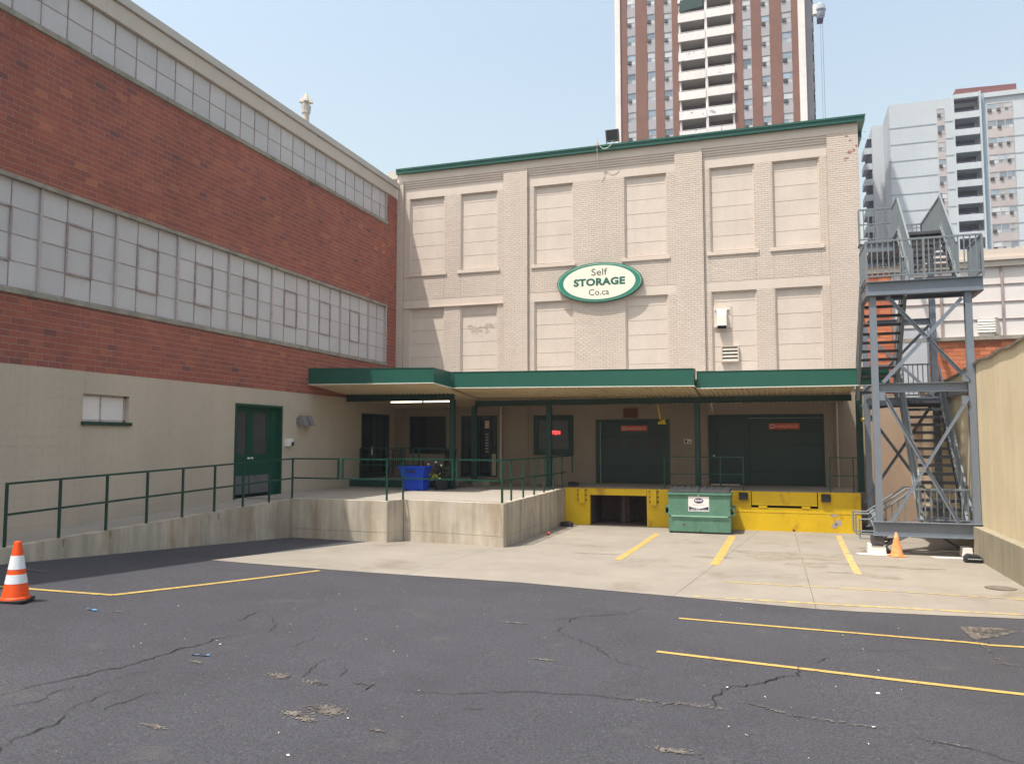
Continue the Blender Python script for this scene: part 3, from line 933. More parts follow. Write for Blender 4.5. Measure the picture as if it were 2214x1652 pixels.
tag(b.build('painted_brickwork', 'cream_brick', sb), kind='stuff')
pb_ = MB(); pb_.box(.0045, SL - .0045, -.006, .02, .011, SH - .002)
proto = None
for q in near:
    off = (q[0] + 6, random.uniform(-.0015, .0025), q[2])
    if proto is None:
        proto = pb_.build('brick', 'cream_brick_one', None); proto.parent = sb; ORG[proto.name] = ORG[sb.name]; proto.location = off
    else:
        inst(proto, sb, off, 'brick')
# boarded windows
for i, (a, c) in enumerate(wins):
    for (v0, v1) in ((9.45, 12.52), (4.6, 8.01)):
        w = MB()
        w.box(a, a + .05, FY + .15, FY + .28, v0, v1); w.box(c - .05, c, FY + .15, FY + .28, v0, v1); w.box(a + .05, c - .05, FY + .15, FY + .28, v1 - .04, v1)
        w.box(a, a + .018, FY + .115, FY + .15, v0, v1)
        fr = w.build('boarded_window', 'cream', sb)
        z = v1 - .04
        first = True
        while z > v0 + .02:
            h = .31 if first else .535
            zz = max(z - h, v0)
            q = MB(); q.box(a + .052, c - .052, WYD + random.uniform(-.002, .003), WYD + .03, zz + .012, z - .002)
            q.build('board', 'board', fr)
            q = MB(); q.box(a + .052, c - .052, WYD + .016, WYD + .03, zz - .001, zz + .012); q.build('joint', 'cream_mortar', fr)
            z = zz; first = False
        if v0 > 9:
            q = MB(); q.box(a - .12, c + .11, FY + .045, FY + .17, v0 - .125, v0 - .001); q.build('sill', 'cream', fr, bevel=.008)
# roof edge
b = MB()
b.add([(XL, FY - .14, 13.56), (3.08, FY - .14, 13.56), (3.08, FY - .14, 13.76), (XL, FY - .14, 13.76),
       (XL, FY + 1, 13.56), (3.08, FY + 1, 13.56), (3.08, FY + 1, 13.80), (XL, FY + 1, 13.80)],
      [(0, 1, 2, 3), (4, 7, 6, 5), (0, 4, 5, 1), (1, 5, 6, 2), (3, 2, 6, 7), (0, 3, 7, 4)])
b.box(XL, 3.10, FY - .17, FY - .141, 13.70, 13.77)
b.box(2.87, 3.08, FY + 1, FY + 30, 13.40, 13.78)
rf = b.build('roof_edge', 'green', sb)
b = MB(); b.box(XL, 3.07, FY + .9, FY + 30, 13.6, 13.81); b.build('roof', 'roof', sb)
b = MB(); b.box(WX - .45, WX + .02, FY - .02, FY + .6, 13.42, 13.74); b.build('roof_end_flashing', 'coping', sb)
# ledge pipe above the lower left windows
b = MB(); b.box(XL + .1, -8.96, BY - .06, BY - .015, 8.04, 8.075); b.build('ledge_conduit', 'cream', sb)

# ground floor windows and doors
def framed(name, a, c, v0, v1, fw, m='green_dark', y0=FY + .14, gl='glass', mull=()):
    w = MB()
    for r_ in ((a, a + fw, v0, v1), (c - fw, c, v0, v1), (a + fw, c - fw, v1 - fw, v1), (a + fw, c - fw, v0, v0 + fw)):
        w.box(r_[0], r_[1], y0 - .05, y0 + .06, r_[2], r_[3])
    for x in mull: w.box(x - .025, x + .025, y0 - .04, y0 + .05, v0 + fw, v1 - fw)
    f = w.build(name, m, sb)
    q = MB(); q.box(a + fw, c - fw, y0 + .01, y0 + .02, v0 + fw, v1 - fw); q.build('glass', gl, f)
    return f
framed('office_window', -13.9, -12.32, 2.22, 3.70, .06)
f = framed('entrance_door', -11.68, -10.19, 1.36, 3.70, .05, mull=(-10.95, -10.44))
q = MB(); q.box(-10.70, -10.52, FY + .10, FY + .11, 3.22, 3.5); q.build('notice', 'pale_txt', f)
q = MB()
for i in range(7): q.box(-10.68, -10.55, FY + .10, FY + .105, 2.30 + i * .11, 2.35 + i * .11)
q.build('notice_lettering', 'grey_txt', f)
q = MB(); q.box(-10.41, -10.19, BY - .003, FY + .16, 1.36, 2.23); q.build('side_panel', 'cream_block', f)
f = framed('framed_window', -8.71, -7.19, 2.23, 3.68, .18, y0=FY + .06, gl='glass_grey')
q = MB(); q.box(-8.71, -7.19, FY + .02, FY + .09, 2.2, 2.23); q.build('sill', 'green_dark', f)
# loading door 1
a, c, v0, v1 = gopen[3]
w = MB()
w.box(a, a + .16, BY - .05, BY + .12, v0, v1); w.box(c - .16, c, BY - .05, BY + .12, v0, v1); w.box(a + .16, c - .16, BY - .05, BY + .12, v1 - .10, v1)
ld = w.build('loading_door', 'green_dark', sb)
q = MB(); q.box(a + .165, a + .18, BY - .055, BY + .05, v0, v1 - .1); q.build('door_edge_strip', 'grey_txt', ld)
zz = [1.20, 1.76, 2.34, 2.92, 3.41]
for i in range(4):
    q = MB()
    z0_, z1_ = zz[i] + .006, zz[i + 1] - .006
    if i == 2:
        gw = [(-5.98, -5.44), (-5.20, -4.66), (-4.43, -3.90)]
        for (u0, u1, w0, w1) in cells((a + .18, c - .16, z0_, z1_), [(g0, g1, 2.47, 2.80) for g0, g1 in gw]):
            q.box(u0, u1, BY + .06, BY + .09, w0, w1)
        s_ = q.build('door_section', 'bay_green', ld)
        for g0, g1 in gw:
            t = MB(); t.box(g0, g1, BY + .075, BY + .08, 2.47, 2.80); t.build('door_glass', 'glass', s_)
    else:
        q.box(a + .18, c - .16, BY + .06, BY + .09, z0_, z1_)
        for zr in (z0_ + .15, z0_ + .36): q.box(a + .25, c - .24, BY + .052, BY + .061, zr, zr + .025)
        q.build('door_section', 'bay_green', ld)
# side door and loading door 2
a, c, v0, v1 = gopen[4]
w = MB()
for r_ in ((a, a + .06, v0, v1), (-1.03, -.95, v0, v1), (c - .05, c, v0, v1), (a + .06, -1.03, v1 - .06, v1), (-.95, c - .05, v1 - .12, v1)):
    w.box(r_[0], r_[1], BY - .03, BY + .12, r_[2], r_[3])
fr = w.build('loading_door', 'green_dark', sb)
q = MB(); q.box(a + .06, -1.03, BY + .03, BY + .08, v0 + .04, v1 - .06)
dl = q.build('door_leaf', 'bay_green', fr)
q = MB(); q.box(-2.04, -1.99, BY + .01, BY + .03, 2.55, 2.95); q.build('push_plate', 'rubber', dl)
q = MB(); q.tube((-2.12, BY + .03, 2.21), (-2.12, BY - .03, 2.21), .03); q.build('knob', 'white', dl)
q = MB(); q.box(a + .06, -1.25, BY - .05, BY + .03, v0, v0 + .035); q.build('threshold', 'pale_txt', dl)
for i in range(5):
    z0_ = v0 + .006 + i * .465
    q = MB(); q.box(-.95, c - .05, BY + .06, BY + .09, z0_, z0_ + .455)
    for k in range(3): q.box(-.90, c - .10, BY + .053, BY + .061, z0_ + .08 + k * .13, z0_ + .10 + k * .13)
    q.build('door_section', 'bay_green', fr)
q = MB(); q.box(-.95, c - .05, BY + .04, BY + .055, 3.505, 3.52); q.build('door_track', 'grey_txt', fr)
q = MB(); q.box(-5.31, -4.78, BY - .02, BY, 3.56, 3.92); q.build('wood_patch', 'brown', sb)
q = MB(); q.tube((1.93, FY - .03, 1.19), (1.93, FY - .03, 4.2), .025); q.build('wall_pipe', 'cream', sb)
q = MB(); q.tube((-10.02, FY + .02, 1.19), (-10.02, FY + .02, 4.2), .045); q.build('wall_pipe', 'cream', sb)

# signs on the loading doors
def bay_sign(x0, x1, z0, z1, txt, lab):
    cx = (x0 + x1) / 2; cz = (z0 + z1) / 2; y = BY + .035
    t = thing('bay_sign', (cx, y, cz), lab, 'sign', 'loading bay signs')
    q = MB(); q.box(x0, x1, y, y + .012, z0, z1); q.build('plate', 'red_sign', t)
    r = (z1 - z0) * .34
    q = MB(); n = 20; ccx = x0 + (z1 - z0) * .58
    q.prism([(ccx + r * math.cos(i * 6.2832 / n), cz + r * math.sin(i * 6.2832 / n)) for i in range(n)], y - .004, y - .0005, 'y'); q.build('badge', 'pale_txt', t)
    q = MB(); q.box(ccx - r * .5, ccx + r * .5, y - .007, y - .0045, cz - r * .4, cz + r * .5); q.build('badge_mark', 'rubber', t)
    w_ = x1 - x0 - (z1 - z0) * 1.25
    text_mesh(txt, .12, 'pale_txt', t, (x0 + (z1 - z0) * 1.02 + w_ / 2, y - .001, cz), width=w_)
bay_sign(-5.41, -4.46, 3.09, 3.28, 'Loading Bay #1', 'small orange sign on the loading door with three little windows')
bay_sign(-.26, .74, 3.13, 3.33, 'Loading Bay #2', 'small orange sign on the plain loading door near the steel staircase')

# neon sign behind the framed window
t = thing('neon_sign', (-7.95, FY + .10, 3.0), 'glowing red neon open sign in the framed window', 'neon sign')
text_mesh('OPEN', .2, 'neon', t, (-7.92, FY + .055, 3.03), width=.46, off=.004)

# oval sign
SY = .22
t = thing('oval_sign', (-6.14, 28.82, 8.6), 'big oval cream sign with green rim reading Self Storage Co.ca', 'sign')
def ell(a, b_, y0, y1, n=72, cx=-6.14, cz=8.6):
    return MB().prism([(cx + a * math.cos(i * 6.28318 / n), cz + b_ * math.sin(i * 6.28318 / n)) for i in range(n)], y0, y1, 'y')
ell(1.61, .745, 28.840, 28.955).build('sign_case', 'green_dark', t)
ell(1.60, .735, 28.832, 28.840).build('rim', 'sign_green', t)
ell(1.555, .70, 28.828, 28.832).build('rim_line', 'sign_cream', t)
ell(1.545, .69, 28.824, 28.828).build('rim_band', 'sign_green', t)
ell(1.36, .635, 28.820, 28.824).build('sign_face', 'sign_cream', t)
text_mesh('Self', .36, 'sign_grey', t, (-6.12, 28.818, 8.97), width=.60, label='grey word at the top')
text_mesh('STORAGE', .36, 'sign_green_txt', t, (-6.13, 28.818, 8.60), width=1.94, off=.016, space=1.05, label='bold green word in the middle')
text_mesh('Co.ca', .33, 'sign_grey', t, (-6.14, 28.818, 8.22), width=.76, label='grey word at the bottom')
q = MB()
for x in (-7.1, -5.2):
    for z in (8.3, 8.9): q.box(x - .03, x + .03, 28.96, BY + .01, z - .03, z + .03)
q.build('bracket', 'green_dark', t)

# wall hood and louvre vent
t = thing('exhaust_hood', (-1.74, FY, 7.1), 'white curved exhaust hood on the boarded window right of the oval sign', 'exhaust hood')
q = MB(); q.box(-2.04, -1.42, FY + .165, FY + .189, 6.70, 7.52); q.build('back_board', 'cream', t)
q = MB()
pts = [(FY + .18, 7.37), (FY + .13, 7.37), (FY + .03, 7.34), (FY - .04, 7.27), (FY - .07, 7.15), (FY - .07, 6.78), (FY + .18, 6.78)]
q.prism(pts, -1.92, -1.59, 'x'); q.build('hood', 'trimwhite', t, fixn=True)
q = MB(); q.box(-1.90, -1.61, FY - .05, FY + .16, 6.70, 6.781); q.build('hood_opening', 'dark', t)
q = MB(); q.box(-2.0, -1.5, FY + .10, FY + .19, 7.36, 7.39); q.box(-2.02, -1.49, FY + .12, FY + .19, 6.76, 6.79); q.build('flange', 'trimwhite', t)
t = thing('louvre_vent', (-1.5, FY, 5.8), 'square louvred wall vent below the white exhaust hood', 'vent')
q = MB()
for r_ in ((-1.80, -1.76, 5.50, 6.08), (-1.24, -1.20, 5.50, 6.08), (-1.76, -1.24, 6.04, 6.08), (-1.76, -1.24, 5.50, 5.54)): q.box(r_[0], r_[1], FY + .08, FY + .24, r_[2], r_[3])
q.build('frame', 'fascia_cream', t)
for i in range(4):
    z = 5.55 + i * .125
    q = MB(); q.add([(-1.76, FY + .08, z), (-1.24, FY + .08, z), (-1.24, FY + .17, z + .115), (-1.76, FY + .17, z + .115), (-1.76, FY + .09, z - .01), (-1.24, FY + .09, z - .01), (-1.24, FY + .18, z + .105), (-1.76, FY + .18, z + .105)],
                     [(0, 1, 2, 3), (7, 6, 5, 4), (0, 4, 5, 1), (3, 2, 6, 7), (0, 3, 7, 4), (1, 5, 6, 2)])
    q.build('slat', 'fascia_cream' if i != 2 else 'coping', t)

# floodlight on the roof edge, antenna wire
t = thing('floodlight', (-5.6, 29.0, 13.8), 'dark floodlight standing on the green roof edge', 'floodlight')
q = MB(); q.add([(-5.84, 28.86, 13.92), (-5.33, 28.86, 13.92), (-5.33, 28.74, 14.32), (-5.84, 28.74, 14.32), (-5.80, 29.14, 13.98), (-5.37, 29.14, 13.98), (-5.37, 29.1, 14.28), (-5.80, 29.1, 14.28)],
                [(0, 1, 2, 3), (7, 6, 5, 4), (0, 4, 5, 1), (3, 2, 6, 7), (0, 3, 7, 4), (1, 5, 6, 2)]); q.build('housing', 'grey_metal', t, bevel=.01)
q = MB(); q.add([(-5.79, 28.845, 13.95), (-5.38, 28.845, 13.95), (-5.38, 28.735, 14.29), (-5.79, 28.735, 14.29)], [(0, 1, 2, 3)]); q.build('lens', 'glass_grey', t)
q = MB(); q.box(-5.83, -5.81, 28.9, 28.96, 13.78, 14.15); q.box(-5.36, -5.34, 28.9, 28.96, 13.78, 14.15); q.box(-5.83, -5.34, 28.9, 28.96, 13.765, 13.80); q.build('bracket', 'rubber', t)
t = thing('conduit', (-6.14, FY, 13.5), 'thin pale conduit and looping cable at the roof edge beside the floodlight', 'conduit')
q = MB(); q.tube((-6.14, FY - .20, 14.02), (-6.14, FY - .20, 13.5), .012, 6); q.tube((-6.14, FY - .19, 13.5), (-6.12, FY - .05, 12.88), .014, 6); q.box(-6.20, -6.08, FY - .24, FY - .17, 13.74, 13.84); q.build('pipe', 'fascia_cream', t)
q = MB()
cp = [(-6.05, 13.72), (-5.92, 13.60), (-5.76, 13.60), (-5.62, 13.70), (-5.56, 13.86)]
for (xa, za), (xb, zb) in zip(cp, cp[1:]): q.tube((xa, FY - .21, za), (xb, FY - .21, zb), .010, 6)
q.build('cable', 'trimwhite', t)

# ================================================================== CANOPY
cp = thing('loading_canopy', (-6, 25, 4.5), 'long green canopy with ribbed cream soffit over the docks and entrance', 'canopy')
def fascia(p0, p1, z0a, z1a, z0b, z1b, th=.05, m='green'):
    (x0, y0), (x1, y1) = p0, p1
    d = Vector((x1 - x0, y1 - y0)).normalized(); nx, ny = -d.y * th, d.x * th
    b = MB().hexa([(x0, y0, z0a), (x1, y1, z0b), (x1 + nx, y1 + ny, z0b), (x0 + nx, y0 + ny, z0a)], [(x0, y0, z1a), (x1, y1, z1b), (x1 + nx, y1 + ny, z1b), (x0 + nx, y0 + ny, z1a)])
    f = b.build('fascia', m, cp)
    t_ = MB().hexa([(x0 - nx * .4, y0 - ny * .4, z0a - .022), (x1 - nx * .4, y1 - ny * .4, z0b - .022), (x1 + nx, y1 + ny, z0b - .022), (x0 + nx, y0 + ny, z0a - .022)],
                   [(x0 - nx * .4, y0 - ny * .4, z0a - .001), (x1 - nx * .4, y1 - ny * .4, z0b - .001), (x1 + nx, y1 + ny, z0b - .001), (x0 + nx, y0 + ny, z0a - .001)])
    t_.build('drip_edge', 'trimwhite', f)
    t2 = MB().hexa([(x0 - nx * .3, y0 - ny * .3, z1a), (x1 - nx * .3, y1 - ny * .3, z1b), (x1 + nx * 1.6, y1 + ny * 1.6, z1b), (x0 + nx * 1.6, y0 + ny * 1.6, z1a)],
                   [(x0 - nx * .3, y0 - ny * .3, z1a + .015), (x1 - nx * .3, y1 - ny * .3, z1b + .015), (x1 + nx * 1.6, y1 + ny * 1.6, z1b + .02), (x0 + nx * 1.6, y0 + ny * 1.6, z1a + .02)])
    t2.build('top_flashing', 'green', f)
YA, YB2, YC = 22.62, 24.12, 24.55

fascia((WX + .01, YA), (-10.04, YA), 4.57, 5.08, 4.52, 4.97)
fascia((-10.04, YA + .001), (-10.06, YB2), 4.52, 4.97, 4.46, 4.95, th=.05)
fascia((-10.055, YB2), (-2.30, YB2), 4.46, 4.96, 4.36, 4.86)
fascia((-2.30, YB2 + .001), (-2.31, YC + .3), 4.36, 4.86, 4.36, 4.86)
fascia((-2.26, YC), (3.03, YC), 4.31, 4.8, 4.3, 4.76)
# ribbed deck
def deck(x0, x1, ya, yb, zfront0, zfront1, zb):
    """trapezoidal sheet, ribs running front to back"""
    pitch = .152; b = MB(); x = x0; prof = []
    while x < x1 - .01:
        for dx, dz in ((0, 0), (.05, 0), (.07, .038), (.13, .038)):
            if x + dx <= x1: prof.append((x + dx, dz))
        x += pitch
    prof.append((x1, 0))
    def zf(px, y):
        t = (y - ya) / (FY - ya)
        zfr = zfront0 + (zfront1 - zfront0) * (px - x0) / (x1 - x0)
        return zfr + (zb - zfr) * t
    n = len(prof)
    for lift in (0, .10):
        for yy in (ya, yb):
            for px, dz in prof: b.v.append((px, yy, zf(px, yy) + dz + lift))
    for i in range(n - 1):
        b.f.append((i, i + n, i + n + 1, i + 1))
        b.f.append((2 * n + i, 2 * n + i + 1, 3 * n + i + 1, 3 * n + i))
        b.f.append((i, i + 1, 2 * n + i + 1, 2 * n + i))
        b.f.append((n + i, 3 * n + i, 3 * n + i + 1, n + i + 1))
    return b.build('ribbed_soffit', 'soffit', cp)
deck(WX + .02, -10.09, YA + .06, FY - .02, 4.55, 4.49, 4.02)
deck(-10.05, -2.33, YB2 + .06, FY - .02, 4.44, 4.32, 4.02)
deck(-2.26, 2.18, YC + .06, FY - .02, 4.27, 4.30, 4.02)
b = MB(); b.box(WX + .02, -10.1, YA + .06, FY - .02, 4.68, 4.72); b.box(-10.09, -2.36, YB2 + .06, FY - .02, 4.62, 4.66); b.box(-2.3, 2.15, YC + .06, FY - .02, 4.52, 4.56)
b.build('canopy_roof', 'roof', cp)
# beams and posts
b = MB(); b.ibeam((WX + .02, 25.07, 4.235), (-10.34, 25.07, 4.235), .15, .245); b.build('beam', 'green_dark', cp)
b = MB(); b.ibeam((-10.14, 26.5, 4.045), (2.2, 26.5, 4.045), .15, .19); b.build('beam', 'green_dark', cp)
for (xp, yp, w_, z0_, z1_) in [(-10.42, 25.07, .17, 1.13, 4.11), (-10.18, 26.5, .17, 1.30, 3.95), (-7.42, 26.5, .18, 1.17, 3.95), (-2.44, 26.5, .17, 1.19, 3.95), (2.40, 26.5, .18, 1.19, 4.15)]:
    b = MB(); b.box(xp - w_ / 2, xp + w_ / 2, yp - w_ / 2, yp + w_ / 2, z0_, z1_)
    p_ = b.build('post', 'green_dark', cp, bevel=.01)
    b = MB(); b.box(xp - .13, xp + .13, yp - .13, yp + .13, z0_ - .001, z0_ + .015); b.build('base_plate', 'green_dark', p_)
# fluorescent light
t = thing('fluorescent_light', (-12.05, 26.0, 4.12), 'pair of lit fluorescent tubes under the canopy by the entrance', 'light')
q = MB(); q.box(-13.25, -10.85, 25.94, 26.06, 4.14, 4.19); q.build('housing', 'fascia_cream', t)
q = MB(); q.tube((-13.20, 26.0, 4.118), (-11.99, 26.0, 4.118), .022); q.build('tube', 'tube', t)
q = MB(); q.tube((-11.90, 26.0, 4.118), (-10.92, 26.0, 4.118), .022); q.build('tube', 'tube', t)
q = MB()
for x in (-13.0, -11.0): q.tube((x, 26.0, 4.19), (x, 26.0, 4.28), .012, 6)
q.build('hanger', 'fascia_cream', t)

# yellow dock lamps hanging from the canopy beam
for lx, ly, lz, dx, lab in ((-3.77, 26.9, 3.95, .14, 'yellow jointed dock lamp hanging beside the windowed loading door'), (2.62, 26.2, 3.98, -.10, 'yellow jointed dock lamp hanging by the green corner post')):
    t = thing('dock_lamp', (lx, ly, lz), lab, 'lamp', 'yellow dock lamps under the canopy')
    q = MB(); q.tube((lx - dx, ly, lz + .09), (lx, ly, lz), .022, 8); q.tube((lx, ly, lz), (lx + dx * .7, ly - .02, lz - .53), .030, 8); q.build('arm', 'ylamp', t)
    hx, hz = lx + dx * .9, lz - .60
    q = MB(); q.sweep((hx - .10, ly, hz - .03), (hx + .06, ly - .05, hz), [(.055 * math.cos(i * .6283), .055 * math.sin(i * .6283)) for i in range(10)]); q.sweep((hx + .06, ly - .05, hz), (hx + .16, ly - .08, hz + .02), [(.095 * math.cos(i * .6283), .095 * math.sin(i * .6283)) for i in range(10)]); q.build('lamp_head', 'ylamp', t)
    q = MB(); q.tube((hx + .162, ly - .081, hz + .02), (hx + .168, ly - .083, hz + .021), .07, 12); q.build('lens', 'glass_grey', t)

# ================================================================== LANDING, RAMP AND DOCK
def rz(y): return .83 + (y - 10.81) * .0302
ld_ = thing('concrete_landing', (-10, 21, 0), 'pale concrete landing with its long ramp beside the warehouse', 'landing')
PX = [(-13.0, 19.55), (-9.92, 19.38), (-9.76, 20.05), (-6.67, 19.47), (-6.66, 25.70)]
b = MB()
# ramp deck
yr = [3.0, 7, 10.8, 15, 19.55]
for y0_, y1_ in zip(yr, yr[1:]):
    b.hexa([(-14.5, y0_, -.3), (-13.2, y0_, -.3), (-13.2, y1_, -.3), (-14.5, y1_, -.3)], [(-14.5, y0_, rz(y0_) - .03), (-13.2, y0_, rz(y0_) - .03), (-13.2, y1_, rz(y1_) - .03), (-14.5, y1_, rz(y1_) - .03)])
b.build('ramp_deck', 'deck', ld_)
b = MB(); b.prism([(-14.5, 19.551), (-13.201, 19.551), (-13.15, 19.75), (-9.98, 19.6), (-9.8, 20.25), (-6.85, 19.68), (-6.85, 28.9), (-14.5, 28.9)], -.2, 1.11)
b.build('deck', 'deck', ld_)
def curbwall(p0, p1, za, zb, w=.2, seam=.27, name='landing_wall', zb0=-.3):
    (x0, y0), (x1, y1) = p0, p1
    L_ = math.hypot(x1 - x0, y1 - y0); nx, ny = -(y1 - y0) / L_ * w, (x1 - x0) / L_ * w
    s = MB().hexa([(x0, y0, seam + .012), (x1, y1, seam + .012), (x1 + nx, y1 + ny, seam + .012), (x0 + nx, y0 + ny, seam + .012)], [(x0, y0, za), (x1, y1, zb), (x1 + nx, y1 + ny, zb), (x0 + nx, y0 + ny, za)])
    o = s.build(name, 'concrete', ld_, bevel=.008)
    e = .02
    s = MB().hexa([(x0 + nx * e, y0 + ny * e, zb0), (x1 + nx * e, y1 + ny * e, zb0), (x1 + nx, y1 + ny, zb0), (x0 + nx, y0 + ny, zb0)], [(x0 + nx * e, y0 + ny * e, seam + .011), (x1 + nx * e, y1 + ny * e, seam + .011), (x1 + nx, y1 + ny, seam + .011), (x0 + nx, y0 + ny, seam + .011)])
    s.build('footing_band', 'concrete', ld_)
curbwall(PX[0], PX[1], 1.12, 1.12)
curbwall(PX[1], PX[2], 1.122, 1.122)
curbwall(PX[2], PX[3], 1.12, 1.12)
curbwall(PX[3], PX[4], 1.122, 1.18)
# ramp wall: one slightly wavy slab per pour
yy_ = [3.0, 7.0, 10.2, 13.08, 16.4, 19.549]
for y0_, y1_ in zip(yy_, yy_[1:]):
    n = max(3, int((y1_ - y0_) / .35))
    b = MB()
    P = []
    for i in range(n + 1):
        y = y0_ + (y1_ - y0_) * i / n
        P.append((y, rz(y) + random.uniform(-.006, .006)))
    poly = [(y0_, -.3)] + P + [(y1_ - .004, -.3)]
    b.prism([(y, z) for y, z in poly], -13.2, -13.0, 'x')
    b.build('ramp_wall', 'concrete', ld_, fixn=True)
b = MB()
for (px_, py_, pz_) in [(-12.995, 13.12, .87), (-12.995, 16.45, .95), (-12.995, 11.98, .84)]:
    b.add([(px_, py_ - .035, pz_), (px_, py_ + .03, pz_), (px_ , py_ + .012, pz_ - .16), (px_, py_ - .02, pz_ - .13)], [(0, 1, 2, 3)])
b.build('rust_stain', 'rust_ground', ld_)
# corner platform
b = MB(); b.box(-14.5, -10.62, 25.42, 28.9, 1.10, 1.36); st = b.build('platform', 'deck', ld_)
b = MB(); b.box(-14.5, -10.60, 25.38, 25.42, 1.12, 1.365); b.build('platform_fascia', 'green_dark', ld_)
b = MB(); b.box(-10.62, -9.9, 27.3, 28.9, 1.10, 1.30); b.build('platform_step', 'grey_concrete', ld_)
b = MB(); b.box(-10.62, -10.55, 25.43, 28.85, 1.11, 1.30); b.build('step_edge', 'pale_patch', ld_)

dk = thing('loading_dock', (-2.2, 25.7, 0), 'loading dock with a bright yellow painted front', 'loading dock')
b = MB()
pit = (-5.83, -3.98, -.1, 1.15)
b.box(-6.85, -5.84, 25.85, 28.9, -.2, 1.185); b.box(-3.97, 2.32, 25.85, 28.9, -.2, 1.185); b.box(-5.84, -3.97, 27.6, 28.9, -.2, 1.185); b.box(-5.84, -3.97, 25.86, 27.6, 1.10, 1.186)
b.build('deck', 'deck', dk)
F0 = 25.70
b = MB()
for (u0, u1, v0, v1) in cells((-6.655, -3.2, -.05, 1.19), [pit]):
    b.box(u0, u1, F0, F0 + .15, v0, v1)
b.build('yellow_front', 'yellow', dk)
b = MB()
lev = (-.78, 1.10, .70, 1.19)
for (u0, u1, v0, v1) in cells((-3.2, 2.30, -.05, 1.19), [(-.80, 1.12, .69, 1.19)]):
    b.box(u0, u1, F0 + .001, F0 + .15, v0, v1)
b.build('yellow_front', 'yellow', dk)
b = MB(); b.box(-5.82, -3.99, 25.66, 25.80, .98, 1.165); b.build('pit_lip', 'yellow', dk)
b = MB(); b.box(-5.83, -3.98, 25.9, 27.6, -.05, .02); b.box(-5.0, -4.7, 26.6, 26.8, .0, 1.0); b.tube((-4.85, 26.4, .05), (-4.85, 26.4, 1.0), .06); b.build('leveller_frame', 'drain', dk)
b = MB(); b.box(-5.85, -5.83, 25.85, 27.6, 0, 1.1); b.box(-3.98, -3.96, 25.85, 27.6, 0, 1.1); b.box(-5.83, -3.98, 27.58, 27.6, 0, 1.1); b.build('pit_wall', 'drain', dk)  # dark iron colour on the walls stands in for the pit's shade
for x0_, x1_, z0_ in ((-6.18, -5.98, .71), (-3.85, -3.66, .69)):
    b = MB(); b.box(x0_, x1_, F0 - .11, F0 - .001, z0_, 1.185); bb_ = b.build('bumper', 'yellow', dk, bevel=.008)
    b = MB()
    for z in (z0_ + .08, z0_ + .24, z0_ + .4):
        b.box(x0_ - .06, x0_, F0 - .02, F0 - .001, z, z + .04); b.box(x1_, x1_ + .06, F0 - .02, F0 - .001, z, z + .04)
    b.build('bolt_plate', 'brown', bb_)
b = MB(); b.box(-.775, 1.095, F0 - .03, F0 + .02, .775, 1.185); b.build('dock_plate', 'yellow', dk, bevel=.004)
b = MB(); b.box(-.80, 1.12, F0 + .06, F0 + .15, .69, 1.18); b.build('recess', 'dark', dk)
b = MB(); b.box(-.58, -.33, F0 - .02, F0 + .06, .70, .765); b.box(.66, .90, F0 - .02, F0 + .06, .70, .765); b.build('lip_keeper', 'yellow', dk)
b = MB(); b.box(-.80, 1.12, F0 - .004, F0 + .05, .672, .70); b.build('lower_channel', 'yellow', dk)
for x0_, x1_, z0_, z1_ in ((-1.15, -.88, .93, 1.15), (1.21, 1.47, .91, 1.14)):
    b = MB(); b.box(x0_, x1_, F0 - .10, F0 - .001, z0_, z1_); b.build('rubber_bumper', 'rubber', dk, bevel=.012)
b = MB(); b.box(-3.2, 2.30, F0 - .003, F0 + .0, .545, .552); b.build('seam_line', 'brown', dk)
b = MB()
for cx, cz, rx, rz_ in ((1.55, .52, .11, .05), (1.66, .30, .10, .10), (1.56, .22, .09, .07)):
    n = 12; b.add([(cx + rx * math.cos(i * 6.283 / n) * random.uniform(.7, 1.25), F0 - .002, cz + rz_ * math.sin(i * 6.283 / n) * random.uniform(.7, 1.25)) for i in range(n)], [tuple(range(n))])
b.build('peeled_patch', 'peel', dk)
b = MB(); b.tube((.42, F0 + .01, .045), (.42, F0 - .012, .045), .03, 10); b.build('drain_hole', 'dark', dk)

# ------------------------------------------------------------------ green railings
def post(parent, x, y, z0, z1, w=.042, m='green_rail'):
    b = MB(); b.box(x - w / 2, x + w / 2, y - w / 2, y + w / 2, z0, z1); return b.build('post', m, parent)
def rail(parent, p0, p1, w=.040, m='green_rail', name='rail'):
    return MB().bar(p0, p1, w).build(name, m, parent)
t = thing('green_railing', (-13.07, 13, .9), 'long green railing climbing along the ramp edge', 'railing', 'green handrails of the landing and dock')
ys_p = [9.69, 10.81, 11.94, 13.07, 14.18, 15.28, 16.39, 17.49, 18.61, 19.70]
for y in ys_p: post(t, -13.08, y, rz(y) - .02, rz(y) + 1.11)
ra, rb = ys_p[1], ys_p[-1]
# the railing starts at the second post; the first stands out of the picture
bpy.data.objects.remove([o for o in t.children][0])
for h in (1.12, .57):
    rail(t, (-13.08, ra - .02, rz(ra) + h), (-13.08, rb, rz(rb) + h), name='top_rail' if h > 1 else 'middle_rail')
t = thing('green_railing', (-11.5, 19.5, 1.13), 'green railing along the front of the landing, from ramp corner to the notch', 'railing', 'green handrails of the landing and dock')
ZR = 2.22
for x, y in ((-9.99, 19.48), (-9.85, 20.18)): post(t, x, y, 1.1, ZR)
rail(t, (-13.05, 19.70, ZR), (-11.54, 19.62, ZR), name='top_rail'); rail(t, (-13.05, 19.70, 1.68), (-11.54, 19.62, 1.68), name='middle_rail')
rail(t, (-11.44, 19.62, ZR), (-9.99, 19.48, ZR), name='top_rail'); rail(t, (-11.44, 19.62, 1.68), (-9.99, 19.48, 1.68), name='middle_rail')
